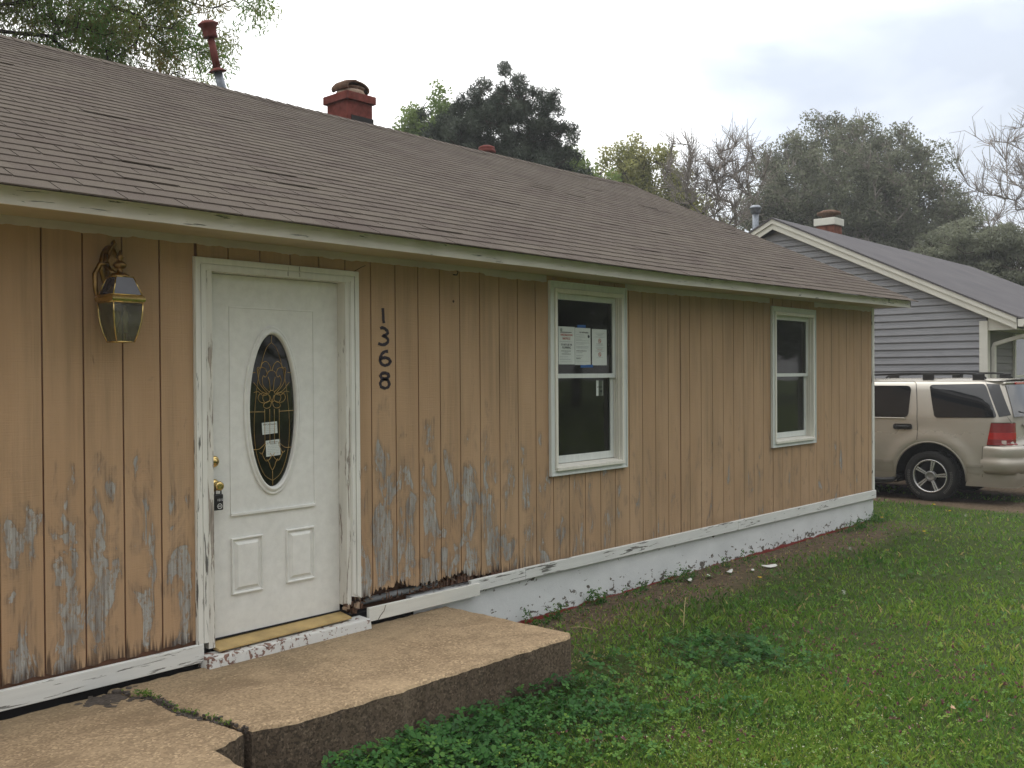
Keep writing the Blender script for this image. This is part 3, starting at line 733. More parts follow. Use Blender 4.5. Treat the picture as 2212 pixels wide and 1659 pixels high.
# ---------------- things on the roof
def roof_items():
    ch = MB(); ch.box(5.445, 5.825, 4.335, 4.735, 3.9, 4.785); c = ch.build('chimney', M['redbrick'], HOUSE, bevel=.006)
    mb = MB(); mb.box(5.41, 5.858, 4.30, 4.772, 4.775, 4.872); mb.build('chimney_cap', M['redbrick'], c, bevel=.006)
    mb = MB(); cx, cy = 5.645, 4.53
    mb.lathe([(.175, 4.87), (.178, 4.905), (.16, 4.945)], (cx, cy, 0), n=28); mb.build('mortar_collar', M['mortar'], c)
    # curved clay hood, open on two sides
    mb = MB(); prof = []; n = 20
    hood = []
    for i in range(n + 1):
        a = -math.pi * .12 + (math.pi * 1.24) * i / n; hood.append((math.cos(a) * .205, math.sin(a) * .10))
    vs = []
    for k, yy in enumerate((-.15, -.07, .07, .15)):
        sc = .86 if k in (0, 3) else 1.0
        for (p, q) in hood: vs.append((cx + p * sc, cy + yy, 4.965 + q * sc - .01 * (p > 0)))
    N_ = n + 1
    for k, yy in enumerate((-.15, -.07, .07, .15)):
        sc = .86 if k in (0, 3) else 1.0
        for (p, q) in hood: vs.append((cx + p * sc * .86, cy + yy, 4.955 + q * sc * .78))
    fs = []
    for k in range(3):
        for i in range(n):
            a = k * N_ + i; fs.append((a, a + 1, a + N_ + 1, a + N_)); b = a + 4 * N_; fs.append((b, b + N_, b + N_ + 1, b + 1))
    for k in (0, 3):
        for i in range(n):
            a = k * N_ + i; b = a + 4 * N_; fs.append((a, b, b + 1, a + 1) if k == 0 else (a, a + 1, b + 1, b))
    mb.add(vs, fs, True); mb.lathe([(.15, 4.90), (.165, 4.95), (.18, 4.975), (.12, 4.99)], (cx, cy, 0), n=24)
    mb.build('clay_hood', M['claytile'], c)
    mb = MB(); mb.box(5.50, 5.835, 4.325, 4.34, 4.15, 4.60); mb.box(5.82, 5.835, 4.33, 4.74, 4.15, 4.60); mb.build('flashing', M['tar'], c)
    # leaning flue pipe
    p0 = Vector((3.79, 4.3, 4.05)); p1 = Vector((3.765, 4.3, 4.50)); p2 = Vector((3.705, 4.3, 4.70)); p3 = Vector((3.625, 4.3, 5.05)); p4 = Vector((3.605, 4.3, 5.16))
    mb = MB(); mb.tube([p0, p1, p2], .044, 20); f = mb.build('flue_pipe', M['galv'], HOUSE)
    mb = MB(); ax = (p3 - p2).normalized(); mb.tube([p2, p3], [.040, .036], 20); mb.build('upper_flue', M['redpaint'], f)
    mb = MB(); mb.lathe([(.045, -.012), (.092, -.010), (.092, .0), (.043, .028)], p2, ax, 28); mb.build('storm_collar', M['redpaint'], f)
    mb = MB(); mb.lathe([(.074, -.02), (.070, .0), (.075, .085), (.108, .11), (.106, .122), (.06, .15)], p3, ax, 28); mb.lathe([(.034, -.018), (.03, .0)], p3, ax, 16)
    mb.build('flue_cap', M['redpaint'], f)
    v0 = Vector((7.80, 4.3, 4.15))
    mb = MB(); mb.tube([v0, v0 + Vector((0, 0, .40))], .075, 20); v = mb.build('roof_vent', M['redpaint'], HOUSE)
    mb = MB(); mb.lathe([(.118, .36), (.125, .37), (.125, .395), (.11, .41), (.115, .42), (.11, .445), (.06, .465)], v0, n=28); mb.build('vent_cap', M['redpaint'], v)
roof_items()

# ---------------- windows
def window(x0, x1, z0, z1, seed):
    """outer casing corners; sashes recessed"""
    cw = .055
    mb = MB()
    def frame(mb, a, b, c, d, w, y0, y1, wb=None, wt=None):
        wb = w if wb is None else wb; wt = w if wt is None else wt
        mb.hexa([(a, y0, c), (a + w, y0, c + wb), (a + w, y1, c + wb), (a, y1, c)], [(a, y0, d), (a + w, y0, d - wt), (a + w, y1, d - wt), (a, y1, d)])
        mb.hexa([(b - w, y0, c + wb), (b, y0, c), (b, y1, c), (b - w, y1, c + wb)], [(b - w, y0, d - wt), (b, y0, d), (b, y1, d), (b - w, y1, d - wt)])
        mb.hexa([(a, y0, c), (b, y0, c), (b, y1, c), (a, y1, c)], [(a + w, y0, c + wb), (b - w, y0, c + wb), (b - w, y1, c + wb), (a + w, y1, c + wb)])
        mb.hexa([(a + w, y0, d - wt), (b - w, y0, d - wt), (b - w, y1, d - wt), (a + w, y1, d - wt)], [(a, y0, d), (b, y0, d), (b, y1, d), (a, y1, d)])
    frame(mb, x0, x1, z0, z1, cw, -.022, -.001); frame(mb, x0, x1, z0, z1, .014, -.030, -.0225)
    W = mb.build('window', M['wwin'], HOUSE, bevel=.003)
    # inner frame, cream
    a, b, c, d = x0 + cw, x1 - cw, z0 + cw, z1 - cw
    mb = MB(); frame(mb, a + .002, b - .002, c + .002, d - .002, .026, -.035, .075, .012, .034); mb.build('window_frame', M['wwin_in'], W, bevel=.003)
    a2, b2, c2, d2 = a + .028, b - .028, c + .014, d - .036
    # track ribs on the jambs
    for yy in (.0, .022, .047):
        for xx in (b2 - .008, a2 - .004):
            mb = MB(); mb.box(xx, xx + .012, yy, yy + .007, c2, d2); mb.build('jamb_track', M['wwin_in'], W)
    mb = MB(); mb.hexa([(a2 - .02, -.046, c2 - .03), (b2 + .02, -.046, c2 - .03), (b2 + .02, .075, c2 - .028), (a2 - .02, .075, c2 - .028)], [(a2 - .02, -.046, c2 - .002), (b2 + .02, -.046, c2 - .002), (b2 + .02, .075, c2 + .016), (a2 - .02, .075, c2 + .016)])
    mb.build('window_sill', M['wwin_in'], W, bevel=.003)
    zm = z0 + (z1 - z0) * .513
    def sash(nm, lo, hi, y, st, bot, top):
        mb = MB(); frame(mb, a2 + .010, b2 - .010, lo, hi, st, y, y + .022, bot, top); mb.build('window_sash', M['wwin'], W, bevel=.002)
        mb = MB(); mb.box(a2 + .01 + st - .004, b2 - .01 - st + .004, y + .010, y + .013, lo + bot - .004, hi - top + .004); mb.build('pane', M['pane'], W)
    sash('u', zm - .018, d2, .028, .040, .036, .045)
    sash('l', c2 + .018, zm + .012, .053, .042, .060, .030)
    return W, a2, b2, zm
W1 = window(4.005, 5.022, .668, 2.200, 1)
W2 = window(7.645, 8.692, .672, 2.180, 2)

# ---------------- door
def door():
    # casing with mitred, fluted profile
    cas = MB(); x0, x1, zt = 1.000, 2.135, 2.125; w = .072
    steps = [(0, w, -.016, -.001), (.004, .034, -.025, -.0165), (.040, .066, -.021, -.0165)]
    for a, b, y0, y1 in steps:
        rb = .055 + (.02 if a > .03 else 0)
        cas.hexa([(x0 + a, y0, -.006), (x0 + b, y0, -.006), (x0 + b, y1, -.006), (x0 + a, y1, -.006)], [(x0 + a, y0, zt - a), (x0 + b, y0, zt - b), (x0 + b, y1, zt - b), (x0 + a, y1, zt - a)])
        cas.hexa([(x1 - b, y0, rb + .02), (x1 - a, y0, rb), (x1 - a, y1, rb), (x1 - b, y1, rb + .02)], [(x1 - b, y0, zt - b), (x1 - a, y0, zt - a), (x1 - a, y1, zt - a), (x1 - b, y1, zt - b)])
        cas.hexa([(x0 + b, y0, zt - b), (x1 - b, y0, zt - b), (x1 - b, y1, zt - b), (x0 + b, y1, zt - b)], [(x0 + a, y0, zt - a), (x1 - a, y0, zt - a), (x1 - a, y1, zt - a), (x0 + a, y1, zt - a)])
    cas.build('door_casing', M['wz'], HOUSE)
    jm = MB(); j0, j1, jt = 1.073, 2.062, 2.052
    jm.box(j0, j0 + .038, -.012, .10, -.045, jt); 
    for a, b in ((0, .3), (.3, .62), (.62, 1.0)): pass
    n = 9; jag = [(j1 - .030 + .030 * i / n, .02 + .05 * abs(mn.noise((i * 1.7, 2, 2)))) for i in range(n + 1)]
    jm.prism_xz(jag + [(j1, jt), (j1 - .030, jt)], -.012, .10)
    jm.box(j0, j1, -.012, .10, jt, jt + .002 + .014)
    jm.box(j0 + .038, j0 + .05, .118, .13, -.02, jt); jm.box(j1 - .042, j1 - .03, .118, .13, .02, jt)
    jm.build('door_jamb', M['jamb'], HOUSE)
    # slab
    sx0, sx1, sz0, sz1, Y = 1.112, 2.031, -.018, 2.048, .070
    ocx, ocz, oa, ob = 1.548, 1.262, .178, .470
    # front face with an oval hole, made from a grid ring
    n = 64; oval = [(ocx + oa * math.cos(2 * math.pi * i / n), ocz + ob * math.sin(2 * math.pi * i / n)) for i in range(n)]
    mb = MB(); vs = []; 
    for i in range(n):
        c, s_ = math.cos(2 * math.pi * i / n), math.sin(2 * math.pi * i / n)
        # ray to the rectangle x from 1.2 .. 1.9, z .70..1.86
        rx0, rx1, rz0, rz1 = sx0, sx1, .55, sz1
        t = min((rx1 - ocx) / c if c > 1e-6 else 1e9, (rx0 - ocx) / c if c < -1e-6 else 1e9, (rz1 - ocz) / s_ if s_ > 1e-6 else 1e9, (rz0 - ocz) / s_ if s_ < -1e-6 else 1e9)
        vs.append((ocx + c * t, Y, ocz + s_ * t))
    corners = [(rx1, rz1), (rx0, rz1), (rx0, rz0), (rx1, rz0)]
    inner = [(x, Y, z) for x, z in oval]; back = [(x, Y + .04, z) for x, z in oval]
    fs = [(i, (i + 1) % n, n + (i + 1) % n, n + i) for i in range(n)]
    fs += [(n + i, n + (i + 1) % n, 2 * n + (i + 1) % n, 2 * n + i) for i in range(n)]
    mb.add(vs + inner + back, [tuple(reversed(f)) for f in fs])
    base = 0
    for cxn, czn in corners:   # fill the corner triangles
        best = sorted(range(n), key=lambda i: (vs[i][0] - cxn) ** 2 + (vs[i][2] - czn) ** 2)[:2]
        p, q = vs[best[0]], vs[best[1]]
        mb.add([p, (cxn, Y, czn), q], [(0, 1, 2)])
    mb.box(sx0, sx1, Y, Y + .04, sz0, .55)
    mb.box(sx0, sx0 + .01, Y + .002, Y + .04, .55, sz1); mb.box(sx1 - .01, sx1, Y + .002, Y + .04, .55, sz1)
    D = mb.build('door', M['doorpaint'], HOUSE)
    def ovalring(a0, b0, a1, b1, prof, name, mat):
        m2 = MB(); nn = 72; K = len(prof); vv = []
        for (t, y) in prof:
            for i in range(nn):
                an = 2 * math.pi * i / nn; vv.append((ocx + (a0 + (a1 - a0) * t) * math.cos(an), y, ocz + (b0 + (b1 - b0) * t) * math.sin(an)))
        ff = [(k * nn + i, (k + 1) * nn + i, (k + 1) * nn + (i + 1) % nn, k * nn + (i + 1) % nn) for k in range(K - 1) for i in range(nn)]
        m2.add(vv, ff, True); return m2.build(name, mat, D)
    ovalring(.197, .502, .157, .452, [(0, Y - .001), (.06, Y - .010), (.2, Y - .013), (.34, Y - .008), (.42, Y - .010), (.6, Y - .020), (.78, Y - .021), (.95, Y - .010), (1, Y + .012)], 'oval_moulding', M['doorpaint'])
    m2 = MB(); nn = 64; m2.add([(ocx + .165 * math.cos(2 * math.pi * i / nn), Y + .006, ocz + .462 * math.sin(2 * math.pi * i / nn)) for i in range(nn)] + [(ocx + .165 * math.cos(2 * math.pi * i / nn), Y + .012, ocz + .462 * math.sin(2 * math.pi * i / nn)) for i in range(nn)], [tuple(reversed(range(nn))), tuple(range(nn, 2 * nn))])
    m2.build('oval_pane', M['leadpane'], D)
    # brass cames, drawn in the photograph's proportions (u across -1..1, v up -1..1)
    cm = MB(); yC = Y + .003; A, B = .157, .452
    def path(pts, closed=False, r=.0019):
        P = []; q = pts + ([pts[0]] if closed else [])
        # Catmull-Rom smoothing
        for i in range(len(q) - 1):
            p0 = q[i - 1] if i > 0 else (q[-2] if closed else q[0]); p1, p2 = q[i], q[i + 1]; p3 = q[i + 2] if i + 2 < len(q) else (q[1] if closed else q[-1])
            for k in range(5):
                t = k / 5; f = lambda a, b, c, d: .5 * (2 * b + (c - a) * t + (2 * a - 5 * b + 4 * c - d) * t * t + (3 * b - a - 3 * c + d) * t ** 3)
                P.append((f(p0[0], p1[0], p2[0], p3[0]), f(p0[1], p1[1], p2[1], p3[1])))
        P.append(q[-1]); cm.tube([(ocx + u * A, yC, ocz + v * B) for u, v in P], r, 5)
    def both(pts, closed=False, r=.0019):
        path(pts, closed, r); path([(-u, v) for u, v in pts], closed, r)
    path([(0, .985), (0, .90)]); path([(0, -.80), (0, -.985)])
    # inner almond
    both([(0, .895), (.22, .82), (.42, .64), (.60, .40), (.72, .10), (.78, -.2), (.74, -.45), (.60, -.66), (.35, -.84), (.0, -.925)], r=.0014)
    both([(.98, .50), (.70, .50)]); both([(1.0, -.01), (.34, -.015)]); both([(.88, -.50), (.60, -.50), (.45, -.47), (.28, -.42)])
    both([(.02, .52), (.10, .60), (.25, .645), (.40, .62), (.46, .57)])            # upper petals
    both([(.46, .56), (.58, .54), (.60, .48), (.62, .56), (.45, .565), (.28, .55), (.20, .48), (.28, .44), (.36, .46)], r=.0017)
    path([(-.20, .48), (-.12, .515), (0, .525), (.12, .515), (.20, .48)])
    both([(.36, .46), (.42, .40), (.36, .32), (.14, .25), (.10, .24)]); both([(.16, .44), (.10, .38), (.08, .30), (.05, .26)])
    both([(.60, .50), (.56, .38), (.40, .30), (.20, .23)]); both([(.78, .37), (.66, .32), (.45, .25), (.18, .22)]); both([(.78, .24), (.60, .25), (.40, .20), (.2, .21)])
    path([(-.14, .22), (-.10, .25), (0, .265), (.10, .25), (.14, .22)])
    both([(.18, .22), (.34, .215), (.40, .16), (.30, .105), (.18, .11), (.10, .14), (.12, .19), (.18, .22)], r=.0018)
    both([(.34, .235), (.54, .215), (.60, .16), (.50, .115), (.34, .10)])
    both([(.02, .11), (.10, .125), (.22, .115), (.34, .09), (.36, .05), (.22, .03), (.08, .05), (.02, .11)], r=.0019)
    path([(.0, .11), (-.1, .20)]); path([(.0, .11), (.1, .20)])
    for u in (.10, .32): both([(u, .02), (u, -.44)], r=.0015)
    both([(.28, -.44), (.44, -.56), (.55, -.545)]); both([(.04, -.60), (.14, -.645), (.28, -.66), (.40, -.60), (.46, -.55)]); both([(.0, -.79), (.10, -.735), (.14, -.69), (.24, -.64)])
    path([(-.1, -.56), (0, -.60), (.1, -.56)])
    cm.build('lead_came', M['came'], D)
    # raised panels
    def panel(a, b, c, d):
        m2 = MB(); rects = [(0, Y - .0005), (.003, Y - .013), (.009, Y - .013), (.013, Y - .0005), (.024, Y - .0005), (.042, Y - .013)]
        vv = []
        for t, y in rects: vv += [(a + t, y, c + t), (b - t, y, c + t), (b - t, y, d - t), (a + t, y, d - t)]
        ff = [(k * 4 + i, k * 4 + (i + 1) % 4, (k + 1) * 4 + (i + 1) % 4, (k + 1) * 4 + i) for k in range(len(rects) - 1) for i in range(4)]
        ff.append(tuple(4 * (len(rects) - 1) + i for i in range(4)))
        m2.add(vv, ff); m2.build('raised_panel', M['doorpaint'], D)
    panel(1.262, 1.472, .208, .535); panel(1.634, 1.842, .216, .540)
    # shallow rectangular bead around the oval
    m2 = MB(); a, b, c, d = 1.262, 1.850, .662, 1.868
    for (p, q, r_, s_) in ((a, b, c, c + .016), (a, b, d - .008, d), (a, a + .008, c, d), (b - .008, b, c, d)):
        m2.box(p, q, Y - (.013 if r_ == c and s_ < c + .1 else .004), Y - .0002, r_, s_)
    m2.build('door_bead', M['doorpaint'], D, bevel=.0018)
    # hardware
    m2 = MB(); m2.lathe([(.033, 0), (.033, -.006), (.024, -.016), (.021, -.016), (.020, -.020)], (1.158, Y, .985), (0, 1, 0), 28); m2.build('deadbolt', M['brassb'], D)
    m2 = MB(); m2.lathe([(.036, 0), (.035, -.006), (.026, -.012), (.012, -.018), (.011, -.040), (.020, -.046), (.027, -.058), (.025, -.068), (.014, -.072), (.006, -.071)], (1.158, Y, .850), (0, 1, 0), 28); m2.build('door_knob', M['brassb'], D)
    # threshold and sill
    th = MB(); th.hexa([(1.112, -.055, -.062), (2.031, -.055, -.055), (2.031, .13, -.055), (1.112, .13, -.062)], [(1.112, -.055, -.050), (2.031, -.055, -.042), (2.031, .115, -.016), (1.112, .115, -.022)])
    th.build('threshold', M['yellow'], HOUSE, bevel=.003)
    th = MB(); th.hexa([(1.02, -.105, -.142), (2.155, -.105, -.140), (2.155, .05, -.140), (1.02, .05, -.142)], [(1.03, -.095, -.075), (2.15, -.095, -.068), (2.15, .05, -.063), (1.03, .05, -.068)])
    th.build('door_sill', M['flaky'], HOUSE, bevel=.008)
    # dark gap shadows: the strip under the slab
    th = MB(); th.box(1.112, 2.031, .055, .11, -.024, -.019); th.build('gap_shadow_strip', M['black'], HOUSE)
    return D
door()

# painted house number: 1 3 6 8 one under the other, brush strokes lying on the board
def number():
    # from the photograph: pixel box of the close-up -> metres on the wall
    k = .0016
    X0 = 2.354; Z0 = 1.905
    def stroke(pts, r=.0100):
        mb = MB(); P = []
        for i in range(len(pts) - 1):
            for t in range(4):
                f = t / 4; P.append((pts[i][0] * (1 - f) + pts[i + 1][0] * f, pts[i][1] * (1 - f) + pts[i + 1][1] * f))
        P.append(pts[-1])
        rr = [r * (1 + .35 * mn.noise((p[0] * .15, p[1] * .15, 1))) for p in P]
        vs = []; fs = []; n = len(P)
        for i, p in enumerate(P):
            a, b = P[max(0, i - 1)], P[min(n - 1, i + 1)]; dx, dz = b[0] - a[0], -(b[1] - a[1]); L = math.hypot(dx, dz) or 1
            nx_, nz_ = -dz / L * rr[i], dx / L * rr[i]; x, z = X0 + (p[0] - 200) * .00062, Z0 - (p[1] - 130) * .000362
            vs += [(x + nx_, -.0006, z + nz_), (x - nx_, -.0006, z - nz_), (x + nx_, -.003, z + nz_), (x - nx_, -.003, z - nz_)]
        for i in range(n - 1):
            a = 4 * i; fs += [(a + 2, a + 3, a + 7, a + 6), (a, a + 2, a + 6, a + 4), (a + 3, a + 1, a + 5, a + 7)]
        fs += [(0, 1, 3, 2), (4 * n - 4, 4 * n - 2, 4 * n - 1, 4 * n - 3)]
        mb.add(vs, fs); return mb
    one = stroke([(185, 130), (188, 200), (190, 270), (190, 340), (200, 400)])
    one.build('house_digit', M['numpaint'], HOUSE)
    stroke([(148, 495), (180, 480), (215, 500), (245, 540), (250, 580), (215, 615), (180, 630), (225, 650), (255, 690), (250, 740), (215, 780), (170, 790), (120, 768)]).build('house_digit', M['numpaint'], HOUSE)
    stroke([(250, 905), (205, 910), (170, 950), (148, 1010), (140, 1080), (165, 1140), (210, 1165), (260, 1140), (285, 1090), (265, 1045), (225, 1020), (180, 1025), (140, 1055)]).build('house_digit', M['numpaint'], HOUSE)
    stroke([(205, 1405), (160, 1385), (145, 1345), (165, 1305), (205, 1292), (250, 1315), (262, 1355), (240, 1390), (205, 1405), (160, 1435), (140, 1485), (155, 1545), (205, 1575), (250, 1555), (268, 1495), (250, 1430), (205, 1405)]).build('house_digit', M['numpaint'], HOUSE)
number()
for x, z, a in ((.98 + 1.12, 2.128, .5),):   # stray wire above the casing
    mb = MB(); mb.tube([(2.105, -.012, 2.125), (2.14, -.03, 2.15), (2.17, -.045, 2.165)], .0022, 6); mb.build('wire_stub', M['black'], HOUSE)
mb = MB(); mb.tube([(2.985, -.004, 2.17), (2.99, -.03, 2.165), (3.0, -.034, 2.185), (2.992, -.03, 2.195)], .004, 6); mb.build('cable_hook', M['black'], HOUSE)

# ================================================================== WALL LANTERN
def lantern():
    cx, cy = .527, -.145
    R_ = root('wall_lantern', 'brass and clear glass coach lantern on the tan boards left of the door', 'lamp', (cx, 0, 1.64))
    def octo(r, z, n=4, rot=0, k=1.0):
        return [(cx + r * math.cos(2 * math.pi * i / n + rot), cy + r * k * math.sin(2 * math.pi * i / n + rot), z) for i in range(n)]
    # hexagonal lantern with one edge towards the camera
    n = 4; rot = rad(228.0)
    def ringz(r, z): return octo(r, z, n, rot)
    prof = [(.066, 1.642), (.086, 1.69), (.100, 1.74), (.107, 1.79), (.109, 1.838)]
    mb = MB()
    for i in range(n):      # edge bars
        P = [ringz(r, z)[i] for r, z in prof]; mb.tube(P, .0038, 6)
    for r, z in ((.066, 1.642), (.109, 1.838)):
        q = ringz(r, z)
        for i in range(n): mb.tube([q[i], q[(i + 1) % n]], .0038, 6)
    mb.build('cage_frame', M['brassb'], R_)
    for i in range(n):
        vs = []; 
        for r, z in prof: q = ringz(r - .002, z); vs += [q[i], q[(i + 1) % n]]
        g = MB(); g.add(vs, [(2 * k, 2 * k + 1, 2 * k + 3, 2 * k + 2) for k in range(len(prof) - 1)]); g.build('glass_panel', M['lampglass'], R_)
    mb = MB(); q = ringz(.066, 1.644); mb.add(q, [tuple(range(n))]); mb.build('bottom_glass', M['lampglass'], R_)
    # belt
    bp = [(.104, 1.838), (.119, 1.842), (.125, 1.852), (.125, 1.860), (.117, 1.868), (.112, 1.872), (.100, 1.874)]
    mb = MB(); vs = [p for r, z in bp for p in ringz(r, z)]
    mb.add(vs, [(k * n + i, k * n + (i + 1) % n, (k + 1) * n + (i + 1) % n, (k + 1) * n + i) for k in range(len(bp) - 1) for i in range(n)])
    mb.build('brass_belt', M['brassb'], R_)
    # roof panes
    lo, hi = ringz(.106, 1.875), ringz(.064, 1.966)
    dk = plain('smoky_glass', (.05, .05, .065), .15, .6)
    for i in range(n):
        g = MB(); g.add([lo[i], lo[(i + 1) % n], hi[(i + 1) % n], hi[i]], [(0, 1, 2, 3)]); g.build('roof_pane', dk, R_)
    mb = MB()
    for i in range(n): mb.tube([lo[i], hi[i]], .0032, 6); mb.tube([hi[i], hi[(i + 1) % n]], .003, 6); mb.tube([lo[i], lo[(i + 1) % n]], .0026, 6)
    mb.build('roof_frame', M['brassb'], R_)
    mb = MB(); mb.lathe([(.050, 1.966), (.046, 1.975), (.030, 1.985), (.015, 1.99), (.016, 2.0), (.010, 2.005), (.026, 2.012), (.034, 2.026), (.026, 2.040), (.010, 2.048), (.012, 2.056), (.020, 2.064), (.012, 2.078), (.004, 2.10)], (cx, cy, 0), n=20)
    mb.build('finial', M['brass'], R_)
    # bent arm and wall plate
    mb = MB(); mb.tube([(cx, cy + .03, 1.985), (cx - .02, cy + .05, 1.995), (cx - .03, cy + .07, 2.02), (cx - .03, cy + .095, 2.05), (cx - .02, -.03, 2.09)], [.011, .012, .013, .012, .010], 8)
    mb.tube([(cx - .035, -.10, 2.035), (cx - .075, -.085, 2.03), (cx - .098, -.08, 1.98), (cx - .098, -.085, 1.90), (cx - .095, -.09, 1.87)], [.010, .013, .014, .012, .009], 8)
    mb.tube([(cx - .01, -.02, 2.07), (cx, -.05, 2.12), (cx + .015, -.06, 2.145), (cx + .02, -.04, 2.16), (cx + .02, -.015, 2.15)], [.01, .009, .008, .007, .006], 8)
    mb.build('scroll_arm', M['brass'], R_)
    mb = MB()
    vs = []
    for k, (s, y) in enumerate(((1.0, 0), (1.0, -.012), (.75, -.022))):
        for i in range(20):
            a = 2 * math.pi * i / 20; vs.append((cx + .01 + .052 * s * math.cos(a), y, 2.03 + .11 * s * math.sin(a)))
    mb.add(vs, [(k * 20 + i, k * 20 + (i + 1) % 20, (k + 1) * 20 + (i + 1) % 20, (k + 1) * 20 + i) for k in range(2) for i in range(20)] + [tuple(40 + i for i in range(20))], True)
    mb.build('wall_plate', M['brass'], R_)
    for dx, dy in ((-.018, .004), (.02, -.012)):
        mb = MB(); mb.lathe([(.009, 1.69), (.009, 1.735), (.013, 1.745), (.016, 1.765), (.010, 1.79), (.003, 1.805)], (cx + dx, cy + dy, 0), n=12); mb.build('bulb', M['bulb'], R_)
lantern()

# ================================================================== LOCK BOX, NOTICES, STICKERS
def small_things():
    r_ = root('key_lock_box', 'black realtor key box with white digits hanging from the brass door knob', 'lock box', (1.175, .02, .72))
    mb = MB(); mb.box(1.104, 1.176, -.004, .030, .716, .806); mb.build('lock_body', M['blackpl'], r_, bevel=.006)
    mb = MB(); P = [(1.132, .010, .80)]
    for k in range(9):
        a = math.pi * k / 8; P.append((1.150 - .018 * math.cos(a), .010 + .004 * math.sin(a), .840 + .018 * math.sin(a)))
    P.append((1.168, .010, .80)); mb.tube(P, .004, 8); mb.build('shackle', M['blackpl'], r_)
    text('lock_digits', '1515', M['whiteink'], r_, (1.154, -.0046, .768), .018)
    mb = MB(); mb.lathe([(.015, 0), (.015, -.0008), (.0125, -.0008), (.0125, 0)], (1.152, -.0043, .739), (0, 1, 0), 24, cap=False); mb.build('round_emblem', M['whiteink'], r_)
    text('emblem_letters', 'MZ', M['whiteink'], r_, (1.152, -.0046, .734), .014)
    # paper notices inside the upper sash of the first window
    Y = .0365
    def sheet(name, label, x0, x1, z0, z1, tilt=0, y=Y, mat='paper'):
        R_ = root(name, label, 'notice', ((x0 + x1) / 2, y, z0))
        n = 6; vs = []
        for i in range(n + 1):
            t = i / n; x = x0 + (x1 - x0) * t; yy = y + .0012 * math.sin(t * 5 + x0 * 9)
            vs += [(x, yy, z0 + tilt * t), (x, yy, z1 + tilt * t), (x, yy + .0004, z1 + tilt * t), (x, yy + .0004, z0 + tilt * t)]
        mb = MB(); fs = [f for i in range(n) for f in ((4 * i, 4 * i + 4, 4 * i + 5, 4 * i + 1), (4 * i + 3, 4 * i + 2, 4 * i + 6, 4 * i + 7), (4 * i + 1, 4 * i + 5, 4 * i + 6, 4 * i + 2), (4 * i, 4 * i + 3, 4 * i + 7, 4 * i + 4))]
        mb.add(vs, fs); mb.build('paper_sheet', M[mat], R_); return R_
    dx = .056
    def line(R_, x0, x1, z, h=.0028, mat='inkgrey', gaps=True, y=Y):
        mb = MB(); x = x0; rr = random.Random(int(z * 9999) + int(x0 * 777))
        while x < x1:
            w = rr.uniform(.006, .018) if gaps else x1 - x0
            mb.box(x, min(x + w, x1), y - .0021, y - .0014, z, z + h); x += w + .004
        mb.build('print_line', M[mat], R_, kind='stuff' if gaps else None)
    z0, z1 = 1.545, 1.84
    # first sheet
    a = 4.178
    R1 = sheet('paper_notice', 'white notice with red heading, leftmost of three taped inside the larger window', a, a + .205, z0 + .002, z1 + .010)
    text('red_heading', 'WINTERIZATION', M['inkred'], R1, (a + .10, Y - .002, 1.775), .0245, sx=.80)
    text('red_heading', 'NOTICE', M['inkred'], R1, (a + .10, Y - .002, 1.745), .027)
    text('black_heading', 'DO NOT USE THE', M['ink'], R1, (a + .10, Y - .002, 1.698), .0215, sx=.80)
    text('black_heading', 'PLUMBING', M['ink'], R1, (a + .10, Y - .002, 1.674), .024, sx=.95)
    line(R1, a + .02, a + .165, 1.802, .005, 'ink', False); line(R1, a + .015, a + .17, 1.728); line(R1, a + .03, a + .155, 1.652, .004, 'ink'); line(R1, a + .07, a + .12, 1.640, .003)
    line(R1, a + .04, a + .155, 1.628, .004, 'ink'); line(R1, a + .015, a + .12, 1.606); line(R1, a + .015, a + .15, 1.586, .004); line(R1, a + .015, a + .17, 1.567, .002)
    mb = MB(); mb.lathe([(.014, 0), (.014, -.0008), (.004, -.0008)], (a + .035, Y - .0015, 1.825), (0, 1, 0), 12); mb.build('letterhead_logo', M['inkgrey'], R1)
    b = a + .211
    R2 = sheet('paper_notice', 'white notice with black heading and small round seal, middle of three in the larger window', b, b + .205, z0 - .002, z1 + .006, y=Y)
    text('black_heading', 'NO TRESPASSING', M['ink'], R2, (b + .115, Y - .002, 1.803), .0175, sx=.85)
    for z, w, h, c in ((1.788, .10, .002, 'inkgrey'), (1.770, .12, .003, 'inkgrey'), (1.752, .07, .003, 'inkgrey'), (1.740, .17, .003, 'inkgrey'), (1.722, .17, .004, 'inkgrey'), (1.712, .10, .003, 'inkgrey'), (1.690, .16, .004, 'inkgrey'), (1.680, .15, .004, 'inkgrey'), (1.655, .135, .005, 'ink'), (1.643, .08, .003, 'inkgrey'), (1.618, .09, .003, 'inkgrey'), (1.603, .07, .003, 'inkgrey'), (1.592, .055, .005, 'ink'), (1.572, .17, .002, 'inkgrey')):
        line(R2, b + .015, b + .015 + w, z, h, c)
    mb = MB(); mb.lathe([(.013, 0), (.013, -.0008), (.006, -.0008)], (b + .178, Y - .0015, 1.778), (0, 1, 0), 16); mb.build('round_seal', M['ink'], R2)
    c = b + .222
    R3 = sheet('paper_notice', 'white notice with two red prohibition circles, rightmost of three in the larger window', c, c + .205, z0 - .004, z1 + .002, y=Y)
